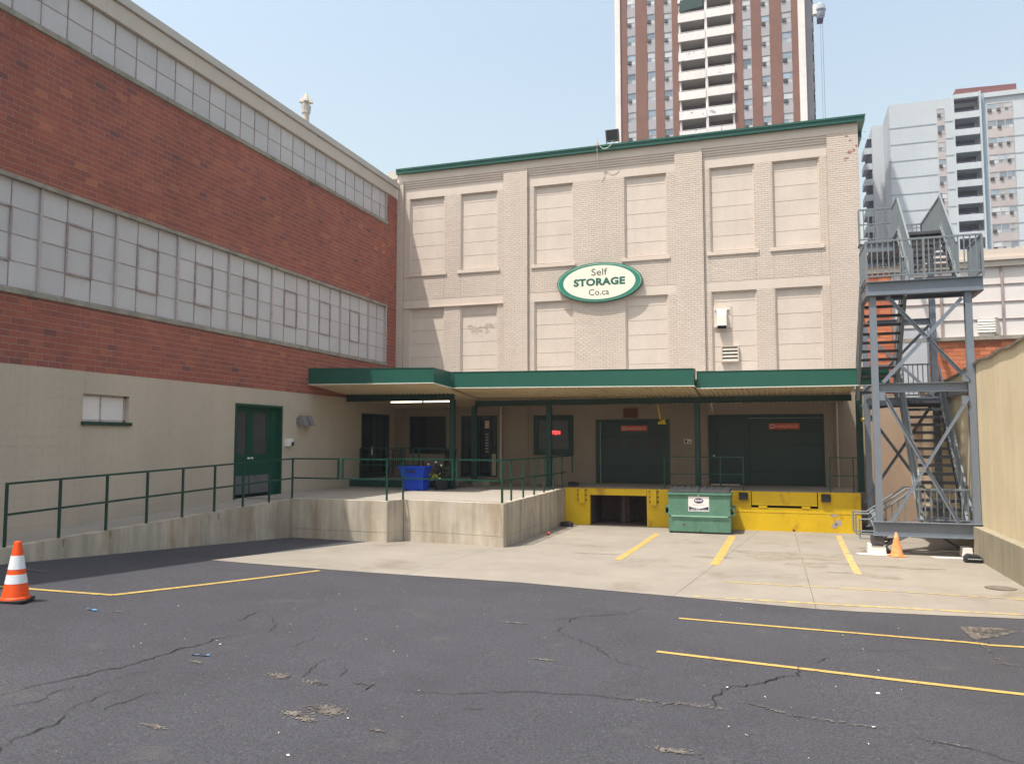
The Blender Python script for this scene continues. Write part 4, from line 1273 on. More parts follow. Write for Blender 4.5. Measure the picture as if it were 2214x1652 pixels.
for x in (-11.56, -11.43): post(t, x, 19.62, 1.66, ZR + .02, .05)
rail(t, (-9.99, 19.48, ZR), (-9.85, 20.18, ZR), name='top_rail'); rail(t, (-9.99, 19.48, 1.68), (-9.85, 20.18, 1.68), name='middle_rail')
t = thing('green_railing', (-8.2, 19.8, 1.13), 'green railing with a paired gate post in front of the entrance steps', 'railing', 'green handrails of the landing and dock')
post(t, -6.76, 19.62, 1.1, ZR, .05)
for a, c in (((-9.85, 20.18), (-8.24, 19.88)), ((-8.12, 19.86), (-6.76, 19.62))):
    for z, nm in ((ZR, 'top_rail'), (1.69, 'middle_rail')): rail(t, (*a, z), (*c, z), name=nm)
for x in (-8.24, -8.12): post(t, x, 19.87, 1.67, ZR + .02, .05)
t = thing('green_railing', (-6.78, 23, 1.13), 'green railing running back along the landing edge to the dock', 'railing', 'green handrails of the landing and dock')
for y in (20.40, 21.46, 22.52, 23.57, 24.64, 25.71): post(t, -6.77, y, 1.12, ZR)
rail(t, (-6.77, 19.62, ZR), (-6.77, 27.13, ZR), name='top_rail'); rail(t, (-6.77, 19.62, 1.70), (-6.77, 26.2, 1.68), name='middle_rail'); post(t, -6.77, 27.13, 1.64, ZR)
t = thing('green_railing', (-12.5, 26.4, 1.36), 'dark green railing around the raised entrance platform with chairs', 'railing', 'green handrails of the landing and dock')
for x, y in ((-14.2, 25.6), (-13.55, 26.4), (-12.6, 25.6), (-11.9, 25.6)): post(t, x, y, 1.36, 2.46, .045)
post(t, -12.12, 25.6, 1.9, 2.46)
rail(t, (-14.2, 25.6, 2.46), (-10.45, 25.6, 2.46), name='top_rail'); rail(t, (-14.2, 25.6, 1.88), (-11.9, 25.6, 1.88), name='middle_rail')
t = thing('green_railing', (-2.2, 25.95, 1.19), 'thin dark green railing between the two loading doors', 'railing', 'green handrails of the landing and dock')
for x in (-3.45, -1.71, -1.02): post(t, x, 25.95, 1.18, 2.22, .035)
for z in (2.22, 1.68): rail(t, (-3.45, 25.95, z), (-1.02, 25.95, z), .032)
t = thing('green_railing', (1.8, 25.95, 1.19), 'short dark green railing at the right end of the dock', 'railing', 'green handrails of the landing and dock')
for x in (1.49, 2.14): post(t, x, 25.95, 1.18, 2.22, .035)
for z in (2.22, 1.68): rail(t, (1.49, 25.95, z), (2.32, 25.95, z), .032)

# ------------------------------------------------------------------ wall fittings
t = thing('twin_floodlight', (WX, 22.3, 3.4), 'twin grey wall floodlight on the cream warehouse wall', 'floodlight')
b = MB(); b.box(WX + .001, WX + .05, 21.98, 22.62, 3.26, 3.46); b.build('back_plate', 'grey_metal', t)
for y in (22.12, 22.48):
    b = MB(); b.hexa([(WX + .05, y - .10, 3.20), (WX + .33, y - .13, 3.20), (WX + .33, y + .13, 3.20), (WX + .05, y + .10, 3.20)], [(WX + .05, y - .08, 3.52), (WX + .18, y - .10, 3.54), (WX + .18, y + .10, 3.54), (WX + .05, y + .08, 3.52)])
    b.build('lamp_head', 'grey_metal', t, bevel=.008)
t = thing('keypad_box', (WX, 21.5, 2.66), 'small white keypad box with hood beside the green double door', 'keypad')
b = MB(); b.prism([(21.36, 2.56), (21.36, 2.80), (21.66, 2.80), (21.66, 2.70), (21.5, 2.56)], WX + .001, WX + .12, 'x'); b.build('case', 'white', t, fixn=True)
b = MB(); b.box(WX + .01, WX + .125, 21.56, 21.70, 2.57, 2.69); b.build('hood_opening', 'rubber', t)
t = thing('thermostat_box', (-14.2, FY, 2.6), 'small pale box on the wall beside the dark corner door', 'switch box')
b = MB(); b.box(WX + .03, WX + .13, FY + .06, BY - .001, 2.5, 2.68); b.box(WX + .18, WX + .23, FY + .06, BY - .001, 2.58, 2.66); b.build('case', 'white', t)
t = thing('bay_switch', (-3.0, FY, 2.7), 'small white switch box between the loading doors', 'switch box')
b = MB(); b.box(-3.13, -2.88, FY - .03, FY + .029, 2.63, 2.79); b.build('case', 'white', t)
b = MB(); b.box(-3.10, -3.02, FY - .036, FY - .031, 2.66, 2.76); b.box(-2.97, -2.91, FY - .036, FY - .031, 2.65, 2.71); b.build('button', 'rubber', t)
t = thing('rubber_wedge', (-6.6, 27.6, 1.18), 'black rubber wedge lying on the dock against the wall', 'wheel chock')
b = MB(); b.prism([(-6.8, 1.187), (-6.45, 1.187), (-6.45, 1.31), (-6.75, 1.35), (-6.8, 1.3)], 26.6, 26.8, 'y'); b.build('wedge', 'rubber', t, bevel=.01, fixn=True)

# ------------------------------------------------------------------ props on the landing
def chair(x, y, rot, lab):
    t = thing('patio_chair', (0, 0, 0), lab, 'chair', 'patio chairs on the entrance platform')
    for sx in (-.24, .24):
        for sy in (-.24, .24):
            b = MB(); b.bar((sx, sy, 0), (sx * .96, sy * .96, .42), .028); b.build('leg', 'patio', t)
        b = MB(); b.bar((sx, -.24, .64), (sx, .26, .64), .035); b.bar((sx, -.22, .42), (sx, -.22, .64), .025); b.build('arm', 'patio', t)
    b = MB(); b.box(-.26, .26, -.26, .25, .42, .45); b.build('seat', 'patio', t)
    bk = MB(); bk.bar((-.25, .25, .43), (-.25, .33, 1.02), .03); bk.bar((.25, .25, .43), (.25, .33, 1.02), .03); bk.bar((-.25, .33, 1.01), (.25, .33, 1.01), .035)
    bo = bk.build('backrest', 'patio', t)
    for i in range(6):
        xx = -.19 + i * .076
        s = MB(); s.bar((xx, .26, .46), (xx, .33, 1.0), .045, .012, up=(0, 1, 0)); s.build('slat', 'patio', bo)
    t.location = (x, y, 1.36); t.rotation_euler = (0, 0, rot)
chair(-13.75, 27.6, R(12), 'dark slatted patio chair nearer the corner door')
chair(-11.72, 27.5, R(-20), 'dark slatted patio chair beside the green canopy post')
t = thing('patio_table', (-12.7, 27.7, 1.36), 'small round dark patio table under the office window', 'table')
b = MB(); b.lathe([(.40, 2.03), (.40, 2.06)], -12.7, 27.7, 24); b.build('tabletop', 'patio', t)
b = MB(); b.lathe([(.03, 1.36), (.03, 2.03)], -12.7, 27.7, 10); b.build('stem', 'patio', t)
for a in range(3):
    an = a * 2.094
    b = MB(); b.bar((-12.7, 27.7, 1.55), (-12.7 + .3 * math.cos(an), 27.7 + .3 * math.sin(an), 1.375), .03); b.build('leg', 'patio', t)

# blue bins: an upper tote nested in a lower one
def tote(t, cx, cy, z, w0, w1, d0, d1, h, tip=0, name='bin'):
    b = MB()
    def loop(w, d, zz): return [(cx - w / 2, cy - d / 2, zz), (cx + w / 2, cy - d / 2, zz), (cx + w / 2, cy + d / 2, zz), (cx - w / 2, cy + d / 2, zz)]
    o0, o1 = loop(w0, d0, z), loop(w1, d1, z + h)
    i1, i0 = loop(w1 - .05, d1 - .05, z + h), loop(w0 - .05, d0 - .05, z + .04)
    b.add(o0 + o1 + i1 + i0, [(0, 3, 2, 1), (0, 1, 5, 4), (1, 2, 6, 5), (2, 3, 7, 6), (3, 0, 4, 7), (4, 5, 9, 8), (5, 6, 10, 9), (6, 7, 11, 10), (7, 4, 8, 11), (8, 9, 13, 12), (9, 10, 14, 13), (10, 11, 15, 14), (11, 8, 12, 15), (12, 13, 14, 15)])
    body = b.build(name, 'blue', t, bevel=.012)
    r = MB()
    zz = z + h
    r.box(cx - w1 / 2 - .03, cx + w1 / 2 + .03, cy - d1 / 2 - .03, cy - d1 / 2 + .003, zz - .06, zz); r.box(cx - w1 / 2 - .03, cx + w1 / 2 + .03, cy + d1 / 2 - .003, cy + d1 / 2 + .03, zz - .06, zz)
    r.box(cx - w1 / 2 - .03, cx - w1 / 2 + .003, cy - d1 / 2, cy + d1 / 2, zz - .06, zz); r.box(cx + w1 / 2 - .003, cx + w1 / 2 + .03, cy - d1 / 2, cy + d1 / 2, zz - .06, zz)
    r.build('rim', 'blue', body, bevel=.006)
    return body
t = thing('recycling_bin', (-11.35, 24.1, 1.11), 'lower bright blue recycling box standing on the landing', 'recycling box', 'blue recycling boxes on the landing')
lo = tote(t, -11.33, 24.15, 1.112, .74, .80, .48, .54, .40)
b = MB(); b.box(-11.60, -11.48, 23.905, 23.93, 1.112, 1.15); b.box(-11.18, -11.06, 23.905, 23.93, 1.112, 1.15); b.build('foot_slot', 'dark', lo)
t = thing('recycling_bin', (-11.35, 24.1, 1.5), 'upper bright blue recycling box stacked on the other', 'recycling box', 'blue recycling boxes on the landing')
up = tote(t, -11.35, 24.13, 1.515, .76, .92, .48, .60, .38)
b = MB(); b.box(-11.50, -11.22, 23.815, 23.85, 1.70, 1.77); b.build('hand_hold', 'navy', up)

# planter
t = thing('flower_planter', (-10.62, 24.6, 1.11), 'dark planter bushy with white and yellow flowers beside the blue boxes', 'planter')
b = MB(); b.lathe([(.20, 1.112), (.27, 1.44), (.29, 1.44), (.29, 1.48), (.24, 1.48), (.20, 1.40)], -10.62, 24.6, 20); b.build('pot', 'rubber', t)
b = MB()
for _ in range(900):
    a = random.uniform(0, 6.283); rr = abs(random.gauss(0, .17)); h = random.uniform(0, 1)
    x = -10.62 + rr * 1.3 * math.cos(a); y = 24.6 + rr * math.sin(a); z = 1.46 + h * .50 * max(.15, 1 - rr * 1.6)
    s = random.uniform(.018, .04); d = Vector((random.uniform(-1, 1), random.uniform(-1, 1), random.uniform(-.3, 1))).normalized(); e = d.cross(Vector((random.uniform(-1, 1), random.uniform(-1, 1), .3))).normalized()
    c = Vector((x, y, z)); b.add([tuple(c), tuple(c + d * s + e * s * .5), tuple(c + d * s * 2), tuple(c + d * s - e * s * .5)], [(0, 1, 2, 3)])
tag(b.build('foliage', 'leaf', t), kind='stuff')
def flower(x, y, z, r, m):
    b = MB()
    for k in range(6):
        a = k * 1.047
        b.add([(x, y - .012, z), (x + r * math.cos(a - .4), y, z + r * math.sin(a - .4)), (x + r * 1.15 * math.cos(a), y + .006, z + r * 1.15 * math.sin(a)), (x + r * math.cos(a + .4), y, z + r * math.sin(a + .4))], [(0, 1, 2, 3)])
    b.build('flower', m, t)
for x, z in ((-10.93, 1.96), (-10.66, 2.03), (-10.47, 1.93), (-10.52, 1.50)): flower(x, 24.25, z, .034, 'fl_white')
for _ in range(16): flower(-10.72 + random.gauss(0, .07), 24.32, 1.56 + random.gauss(0, .05), .022, 'fl_yellow')

# dumpster
DY = 24.28
t = thing('dumpster', (-2.22, DY + .5, 0), 'dented green metal dumpster with a black lid before the yellow dock', 'dumpster')
b = MB()
x0_, x1_ = -3.12, -1.33
prof = [(DY, .05), (DY + 1.05, .05), (DY + 1.05, 1.16), (DY - .02, 1.16), (DY - .02, .52), (DY, .50)]
b.prism(prof, x0_, x1_, 'x'); body = b.build('body', 'dumpster', t, bevel=.01, fixn=True)
b = MB(); b.box(x0_ - .03, x1_ + .03, DY - .06, DY - .021, 1.13, 1.20); b.box(x0_ - .03, x0_, DY - .02, DY + 1.06, 1.13, 1.20); b.box(x1_, x1_ + .03, DY - .02, DY + 1.06, 1.13, 1.20); b.build('top_rim', 'dumpster', t, bevel=.006)
b = MB(); b.prism([(DY - .021, .515), (DY - .045, .53), (DY - .045, .50), (DY - .021, .485)], x0_ + .08, x1_ - .08, 'x'); b.build('front_crease', 'dumpster_highlight', t, fixn=True)
for k, (xa, xb) in enumerate(((x0_ + .02, -2.235), (-2.215, x1_ - .02))):
    b = MB(); b.prism([(DY - .05, 1.205), (DY - .05, 1.235), (DY + .10, 1.285), (DY + 1.06, 1.33), (DY + 1.06, 1.20)], xa, xb, 'x'); l_ = b.build('lid', 'lid', t, bevel=.008, fixn=True)
    b = MB()
    for i in range(4):
        xx = xa + .06 + i * .21
        b.hexa([(xx, DY - .02, 1.22), (xx + .13, DY - .02, 1.22), (xx + .13, DY + .95, 1.30), (xx, DY + .95, 1.30)], [(xx + .03, DY - .0, 1.275), (xx + .10, DY - .0, 1.275), (xx + .10, DY + .90, 1.36), (xx + .03, DY + .90, 1.36)])
    b.build('lid_rib', 'lid', l_)
for s, xx in ((-1, x0_), (1, x1_)):
    b = MB(); b.box(xx, xx + s * .10, DY + .05, DY + .85, .55, .585); b.box(xx, xx + s * .10, DY + .05, DY + .85, .74, .775); b.box(xx + s * .09, xx + s * .11, DY + .05, DY + .85, .55, .775); b.build('fork_sleeve', 'dumpster', t)
b = MB(); b.box(x0_ + .02, -2.27, DY + .02, DY + .12, 0.006, .05); b.box(-2.17, x1_ - .02, DY + .02, DY + .12, 0.006, .05); b.box(x0_ + .02, x1_ - .02, DY + .9, DY + 1.0, 0.006, .05); b.build('skid', 'rubber', t)
b = MB(); b.tube((-2.245, DY - .035, 1.10), (-2.235, DY - .035, 1.17), .022, 8); b.tube((-2.245, DY - .03, 1.02), (-2.245, DY - .03, 1.10), .008, 6); b.build('chain_lock', 'pale_txt', t)
y = DY - .026
sx0, sx1, sz0, sz1 = -2.535, -1.935, .655, 1.09
sg = MB(); sg.box(sx0, sx1, y, y + .004, sz0, sz1); sgo = sg.build('notice_plate', 'white', t)
cxs = (sx0 + sx1) / 2
b = MB(); n = 28; b.prism([(cxs + .003 + .135 * math.cos(i * 6.2832 / n), .965 + .076 * math.sin(i * 6.2832 / n)) for i in range(n)], y - .002, y - .0005, 'y'); b.build('oval_badge', 'navy', sgo)
pts = [(sx0 + .02, sz0 + .025), (sx1 - .02, sz0 + .025), (sx1 - .02, .80)]
for i in range(9): pts.append((sx1 - .02 - (sx1 - sx0 - .04) * (i + 1) / 10, .80 - .062 * math.sin(math.pi * (i + 1) / 10)))
pts.append((sx0 + .02, .80))
b = MB(); b.prism(pts, y - .002, y - .0005, 'y'); b.build('print_band', 'navy', sgo, fixn=True)
text_mesh('RWM', .09, 'white', sgo, (cxs + .003, y - .003, .965), width=.20, off=.003, ext=.0005)
text_mesh('1-877-2500-rwm.ca', .055, 'white', sgo, (cxs, y - .003, .705), width=.50, off=.0012, ext=.0005)
text_mesh('Recycled  Waste', .045, 'grey_txt', sgo, (cxs, y - .003, .848), width=.32, ext=.0005, shear=.3)

# traffic cones
def cone(x, y, z, H, rb, rt, base, bh, bands, m, mb, lab, cat='traffic cone', rot=0, n=32, name='traffic_cone'):
    t = thing(name, (0, 0, 0), lab, cat, 'orange traffic cones')
    b = MB(); r_ = base / 2
    b.prism([(-r_ + .04, -r_), (r_ - .04, -r_), (r_, -r_ + .04), (r_, r_ - .04), (r_ - .04, r_), (-r_ + .04, r_), (-r_, r_ - .04), (-r_, -r_ + .04)], 0, bh); b.build('base', mb, t, bevel=.006)
    def rr(z_): return rb + (rt - rb) * (z_ - bh - .035) / (H - .01 - bh - .035)
    b = MB(); pr_ = [(rb + .016, bh), (rb + .013, bh + .02), (rb, bh + .035), (rt, H - .01), (rt - .008, H), (rt - .02, H - .002), (rt - .02, H - .08)]
    b.lathe(pr_, 0, 0, n); b.build('cone_body', m, t, smooth=False)
    for z0_, z1_ in bands:
        b = MB(); k = n; vs = []; fs = []
        for zz_ in (z0_, z1_):
            for i in range(k):
                a = i * 6.28318 / k; q_ = rr(zz_) + .003; vs.append((q_ * math.cos(a), q_ * math.sin(a), zz_))
        fs = [(i, (i + 1) % k, k + (i + 1) % k, k + i) for i in range(k)]
        b.add(vs, fs); b.build('reflective_band', 'reflect', t)
    t.location = (x, y, z); t.rotation_euler = (0, 0, rot)
    return t
cz = (-10.242, 8.675)
gzc = gz(*cz)
HC = 0.832
cone(cz[0], cz[1], gzc + .006, HC, HC * .205, HC * .055, HC * .47, .035, [(HC * .305, HC * .455), (HC * .54, HC * .765)], 'orange', 'rubber', 'big bright orange cone with two white bands on the asphalt', rot=R(25))
cone(2.62, 20.95, .008, .56, .135, .028, .34, .03, [], 'orange_old', 'orange_old', 'small sun-faded orange cone before the steel staircase foot', rot=R(18))

# small things on the ground
t = thing('spare_tyre_chock', (4.12, 20.35, 0), 'black rubber wheel chock by the concrete base wall', 'wheel chock')
b = MB(); b.prism([(3.93, .01), (4.27, .01), (4.29, .10), (4.22, .17), (4.0, .19), (3.93, .12)], 20.35, 20.6, 'y'); b.build('chock', 'rubber', t, bevel=.02, fixn=True)
b = MB(); b.box(3.98, 4.26, 20.33, 20.36, .085, .10); b.build('groove', 'grey_txt', t)
t = thing('rubber_chock', (-6.35, 24.9, 0), 'black rubber chock in the corner by the dark dock pit', 'wheel chock')
b = MB(); b.prism([(-6.60, .01), (-6.25, .01), (-6.25, .12), (-6.35, .17), (-6.6, .15)], 24.85, 25.15, 'y'); b.build('chock', 'rubber', t, bevel=.02, fixn=True)
t = thing('red_ball', (-6.3, 22.4, 0), 'tiny red ball on the concrete beside the landing wall', 'ball')
bx, by = (-6.332, 22.476)
b = MB(); b.lathe([(.012, .008), (.04, .022), (.055, .06), (.04, .10), (.012, .112)], bx, by, 12); b.build('ball', 'redball', t, smooth=True)
for (x, y), L_, a, lab in (((-9.046, 8.859), .22, -.1, 'flat blue wrapper on the asphalt near the yellow line'), ((-6.362, 7.801), .21, .25, 'crumpled blue and white wrapper farther out on the asphalt')):
    z = gz(x, y) + .008
    b = MB(); n = 7
    for i in range(n):
        u = L_ * (i / (n - 1) - .5); w_ = .03 * random.uniform(.3, .8); hh = random.uniform(0, .018)
        b.v += [(x + u * math.cos(a) - w_ * math.sin(a), y + u * math.sin(a) + w_ * math.cos(a), z + hh), (x + u * math.cos(a) + w_ * math.sin(a), y + u * math.sin(a) - w_ * math.cos(a), z + .016 - hh * .6)]
    b.f += [(2 * i, 2 * i + 1, 2 * i + 3, 2 * i + 2) for i in range(n - 1)]
    tag(b.build('candy_wrapper', 'blue_litter'), lab, 'wrapper', 'blue wrappers on the asphalt')
# drains
t = thing('drain_grate', (-7.0, 18.6, 0), 'rusty rectangular drain grate before the landing wall corner', 'drain grate', 'iron drain grates')
c0 = [(-7.183, 18.262), (-6.663, 18.289), (-6.713, 18.784), (-7.139, 18.704)]
b = MB(); b.hexa([(x, y, .008) for x, y in c0], [(x, y, .014) for x, y in c0]); b.build('frame', 'drain', t, fixn=True)
b = MB(); p_ = [Vector((x, y, .015)) for x, y in c0]
for i in range(1, 9):
    u = i / 9; a_ = p_[0].lerp(p_[1], u); c_ = p_[3].lerp(p_[2], u); b.bar(a_.lerp(c_, .08), a_.lerp(c_, .92), .018, .008)
b.build('grate_bars', 'rubber', t)
dg = [(3.469, 16.996), (3.666, 16.674), (4.001, 16.785), (4.197, 17.071), (3.988, 17.315), (3.771, 17.351)]
dcx = sum(p[0] for p in dg) / 6; dcy = sum(p[1] for p in dg) / 6
t = thing('drain_grate', (dcx, dcy, 0), 'round sunken drain grate near the yellow side wall', 'drain grate', 'iron drain grates')
b = MB(); b.lathe([(.26, .008), (.26, .012)], dcx, dcy, 28); b.build('frame', 'drain', t)
b = MB()
for i in range(-4, 5):
    h_ = math.sqrt(max(.24 ** 2 - (i * .052) ** 2, 0)); b.bar((dcx - h_, dcy + i * .052, .017), (dcx + h_, dcy + i * .052, .017), .022, .008)
b.build('grate_bars', 'oil', t)
rg = MB(); blob(rg, dcx + .35, dcy - .6, .55, .75, .0085, rough=.4)
tag(rg.build('rust_tinge', 'oil'), 'dirty tinge of rust on the apron by the round drain', kind='stuff')

# ================================================================== STEEL STAIRCASE
es = thing('steel_staircase', (3.3, 23.5, 0), 'grey steel outdoor staircase tower with cross braces and railed platforms', 'staircase')
XA, XB, YF, YR = 2.32, 4.41, 21.38, 25.9
def beam(p0, p1, w=.12, h=.22, m='steel', name='beam', parent=None, up=(0, 0, 1)):
    return MB().ibeam(p0, p1, w, h, .014, up).build(name, m, parent or es)
for x0p in (XA, XB):
    for y, top_ in ((YF, 6.28), (YR, 8.2)):
        x = x0p
        if y == YR and x0p == XA: x, top_ = 2.57, 6.1
        b = MB(); b.ibeam((x, y, .24), (x, y, top_), .155, .155, .014, up=(0, 1, 0)); p_ = b.build('post', 'steel', es)
        b = MB(); b.box(x - .13, x + .13, y - .13, y + .13, .22, .24); b.build('base_plate', 'steel', p_)
# front bottom beam, under it the feet
beam((XA - .16, YF - .09, .615), (XB + .10, YF - .09, .615), .17, .34, name='bottom_beam')
beam((XA + .08, YF, 4.01), (XB - .08, YF, 4.01), .15, .22)
for x in (XA, XB):
    beam((x, YF + .08, .60), (x + (.25 if x == XA else 0), YR - .08, .60), .14, .28)
beam((XB, YF + .08, 4.00), (XB, YR - .08, 4.00), .12, .22)
beam((2.65, YR, 6.22), (XB - .08, YR, 6.22), .12, .17)
beam((2.65, YR, 3.75), (XB - .08, YR, 3.95), .12, .20)
def brace(p0, p1, m='steel', w=.085):
    b = MB(); b.sweep(p0, p1, [(-w / 2, -.006), (w / 2, -.006), (w / 2, .006), (-w / 2 + .012, .006), (-w / 2 + .012, .06), (-w / 2, .06)], up=(0, -1, 0)); b.build('brace', m, es)
yb = YF - .05
brace((XA + .17, yb, 3.84), (XB - .40, yb, .80)); brace((XB - .10, yb - .03, 3.72), (XA + .26, yb - .03, .80), 'steel', .06)
brace((XA + .32, yb, 6.25), (XB - .06, yb, 4.14)); brace((XB - .14, yb - .03, 6.12), (XA + .17, yb - .03, 4.14))
brace((XA + .1, YR - .05, .9), (XB - .1, YR - .05, 3.8)); brace((XB - .1, YR - .02, .9), (XA + .1, YR - .02, 3.8))
brace((XA + .1, YR - .05, 4.1), (XB - .1, YR - .05, 6.1)); brace((XB - .1, YR - .02, 4.1), (XA + .1, YR - .02, 6.1))
for x, y0_, y1_ in ((XB, YF, YR),):
    b = MB(); b.bar((x, y0_ + .1, .8), (x, y1_ - .1, 3.8), .05); b.build('brace', 'steel', es)
# gusset plates
for x, z in ((XA + .14, 3.80), (XB - .16, 3.68), (XB - .13, 4.22)):
    b = MB(); b.box(x - .07, x + .07, yb - .045, yb - .035, z - .10, z + .10); b.build('gusset_plate', 'steel', es)

def grating(x0, x1, y0, y1, z, name='platform'):
    b = MB(); b.box(x0, x1, y0, y0 + .04, z - .05, z)
    o = b.build(name, 'steel', es)
    b = MB(); b.box(x0, x1, y1 - .04, y1, z - .05, z); b.build('edge_bar', 'steel', o)
    g_ = MB(); n = int((x1 - x0) / .09)
    for i in range(n + 1):
        x = x0 + (x1 - x0) * i / n; g_.box(x - .014, x + .014, y0 + .041, y1 - .041, z - .035, z - .004)
    n = int((y1 - y0) / .12)
    for i in range(1, n):
        y = y0 + (y1 - y0) * i / n; g_.box(x0, x1, y - .022, y + .022, z - .034, z - .012)
    g_.build('grating', 'steel_dark', o)
    return o
def baluster_row(parent, p0, p1, zb, zt, m='steel_pale', pitch=.125, r=.013):
    """upright balusters between two ends; p0/p1 (x,y), zb/zt functions of t"""
    L_ = math.hypot(p1[0] - p0[0], p1[1] - p0[1]); n = max(2, int(L_ / pitch)); protos = {}
    for i in range(1, n):
        t_ = i / n; x = p0[0] + (p1[0] - p0[0]) * t_; y = p0[1] + (p1[1] - p0[1]) * t_
        h = round(zt(t_) - zb(t_), 3)
        if h not in protos:
            b = MB(); b.box(-r, r, -r, r, 0, h); o = b.build('baluster', m, None); o.parent = parent; ORG[o.name] = ORG[parent.name]; protos[h] = o
        else: o = inst(protos[h], parent, (0, 0, 0), 'baluster')
        og = ORG[parent.name]; o.location = (x - og[0], y - og[1], zb(t_) - og[2])
def railing(p0, p1, z0a, z1a, z0b=None, z1b=None, posts=(0, 1), m='steel_pale', mp='steel_pale', mid=False):
    """railing panel between plan points p0,p1; z0 lower rail, z1 top rail, a/b at either end"""
    z0b = z0a if z0b is None else z0b; z1b = z1a if z1b is None else z1b
    o = MB().bar((*p0, z1a), (*p1, z1b), .045).build('railing', m, es)
    MB().bar((*p0, z0a), (*p1, z0b), .038).build('lower_rail', m, o)
    if mid: MB().bar((*p0, (z0a + z1a) / 2), (*p1, (z0b + z1b) / 2), .035).build('middle_rail', m, o)
    for t_ in posts:
        x = p0[0] + (p1[0] - p0[0]) * t_; y = p0[1] + (p1[1] - p0[1]) * t_
        zl = z0a + (z0b - z0a) * t_; zh = z1a + (z1b - z1a) * t_
        b = MB(); b.box(x - .024, x + .024, y - .024, y + .024, zl - .14, zh - .02); b.build('rail_post', mp, o)
    baluster_row(o, p0, p1, lambda q: z0a + (z0b - z0a) * q, lambda q: z1a + (z1b - z1a) * q, m)
    return o
# platform 1 (upper front) z 6.62
Z1 = 6.60
beam((XA - .14, YF - .09, 6.45), (XB + .32, YF - .09, 6.45), .16, .34, name='platform_beam')
beam((XA - .10, YF, 6.45), (XA - .10, 22.75, 6.45), .12, .34, name='platform_beam'); beam((XB + .28, YF, 6.45), (XB + .28, 22.75, 6.45), .12, .34, name='platform_beam')
beam((XA - .10, 22.72, 6.48), (XB + .28, 22.72, 6.48), .10, .2, name='platform_beam')
grating(XA - .04, XB + .22, YF + .02, 22.66, Z1 + .03)
railing((XA - .12, YF - .10), (XB + .33, YF - .10), 6.76, 7.63, posts=(0, .505, 1))
railing((XA - .12, YF - .06), (XA - .12, 22.70), 6.76, 7.63, posts=(1,))
railing((XB + .33, YF - .06), (XB + .33, 22.70), 6.76, 7.63, posts=(1,))

def flight(xa, xb, y0, z0, y1, z1, n, railh=.95, sw=.05, sh=.27, rails=(1, 1), lower_m='steel', tread_d=.27, name='stringer', rm='steel_pale'):
    """stair flight between (y0,z0) and (y1,z1) with stringers at xa and xb"""
    for x in (xa, xb):
        b = MB()
        L_ = Vector((0, y1 - y0, z1 - z0)).normalized()
        nz_ = Vector((0, -L_.z, L_.y)) if L_.y > 0 else Vector((0, L_.z, -L_.y))
        hh = nz_ * (sh / 2)
        p = [Vector((x - sw / 2, y0, z0)) - hh, Vector((x + sw / 2, y0, z0)) - hh, Vector((x + sw / 2, y0, z0)) + hh, Vector((x - sw / 2, y0, z0)) + hh]
        q = [v + Vector((0, y1 - y0, z1 - z0)) for v in p]
        b.hexa([tuple(v) for v in p], [tuple(v) for v in q])
        s = b.build(name, lower_m, es, fixn=True)
        f_ = MB(); f_.bar(tuple((p[2] + p[3]) / 2), tuple((q[2] + q[3]) / 2), .085, .014, up=tuple(nz_)); f_.bar(tuple((p[0] + p[1]) / 2), tuple((q[0] + q[1]) / 2), .085, .014, up=tuple(nz_)); f_.build('flange', 'steel_pale', s)
    proto = None
    for i in range(n):
        t_ = (i + .5) / n; y = y0 + (y1 - y0) * t_; z = z0 + (z1 - z0) * t_ + .03
        if proto is None:
            b = MB(); b.box(xa + sw / 2, xb - sw / 2, -tread_d / 2, tread_d / 2, -.018, .018); b.box(xa + sw / 2, xb - sw / 2, -tread_d / 2, -tread_d / 2 + .02, -.06, .0)
            proto = b.build('tread', 'steel_dark', None); proto.parent = es; ORG[proto.name] = ORG[es.name]; o = proto
        else: o = inst(proto, es, (0, 0, 0), 'tread')
        o.location = (-3.3, y - 23.5, z)
    for use, x in zip(rails, (xa, xb)):
        if use:
            railing((x, y0), (x, y1), z0 + .24, z0 + railh, z1 + .24, z1 + railh, posts=(0.02, .5, .98), m=rm)
    return
# flight A: rear landing (z 3.95) up to platform 1, left side
flight(2.24, 3.24, 25.05, 3.98, 22.72, 6.56, 12, railh=.95)
# rear landing
ZL = 3.95
grating(2.56, 4.46, 24.95, 26.5, ZL)
b = MB(); b.box(2.58, 4.44, 25.0, 26.46, ZL - .062, ZL - .040); b.build('landing_plate', 'steel_dark', es)
beam((2.50, 24.98, ZL - .12), (4.46, 24.98, ZL - .12), .08, .20, name='landing_beam'); beam((2.56, 26.48, ZL - .12), (4.46, 26.48, ZL - .12), .08, .20, name='landing_beam')
railing((2.60, 26.5), (4.46, 26.5), ZL + .14, ZL + 1.06, posts=(0, .5, 1))
# flight B: bottom landing up to rear landing, right side
ZB = .62
flight(3.36, 4.36, 22.16, ZB + .06, 24.93, ZL - .05, 15, railh=.92, rm='steel_pale')
grating(3.02, 4.42, YF + .1, 22.12, ZB)
beam((3.02, 21.55, ZB - .12), (4.42, 21.55, ZB - .12), .08, .2, name='landing_beam'); beam((3.02, 22.08, ZB - .12), (4.42, 22.08, ZB - .12), .08, .2, name='landing_beam')
railing((3.10, 21.62), (4.42, 21.62), ZB + .20, ZB + .93, posts=(.3,))
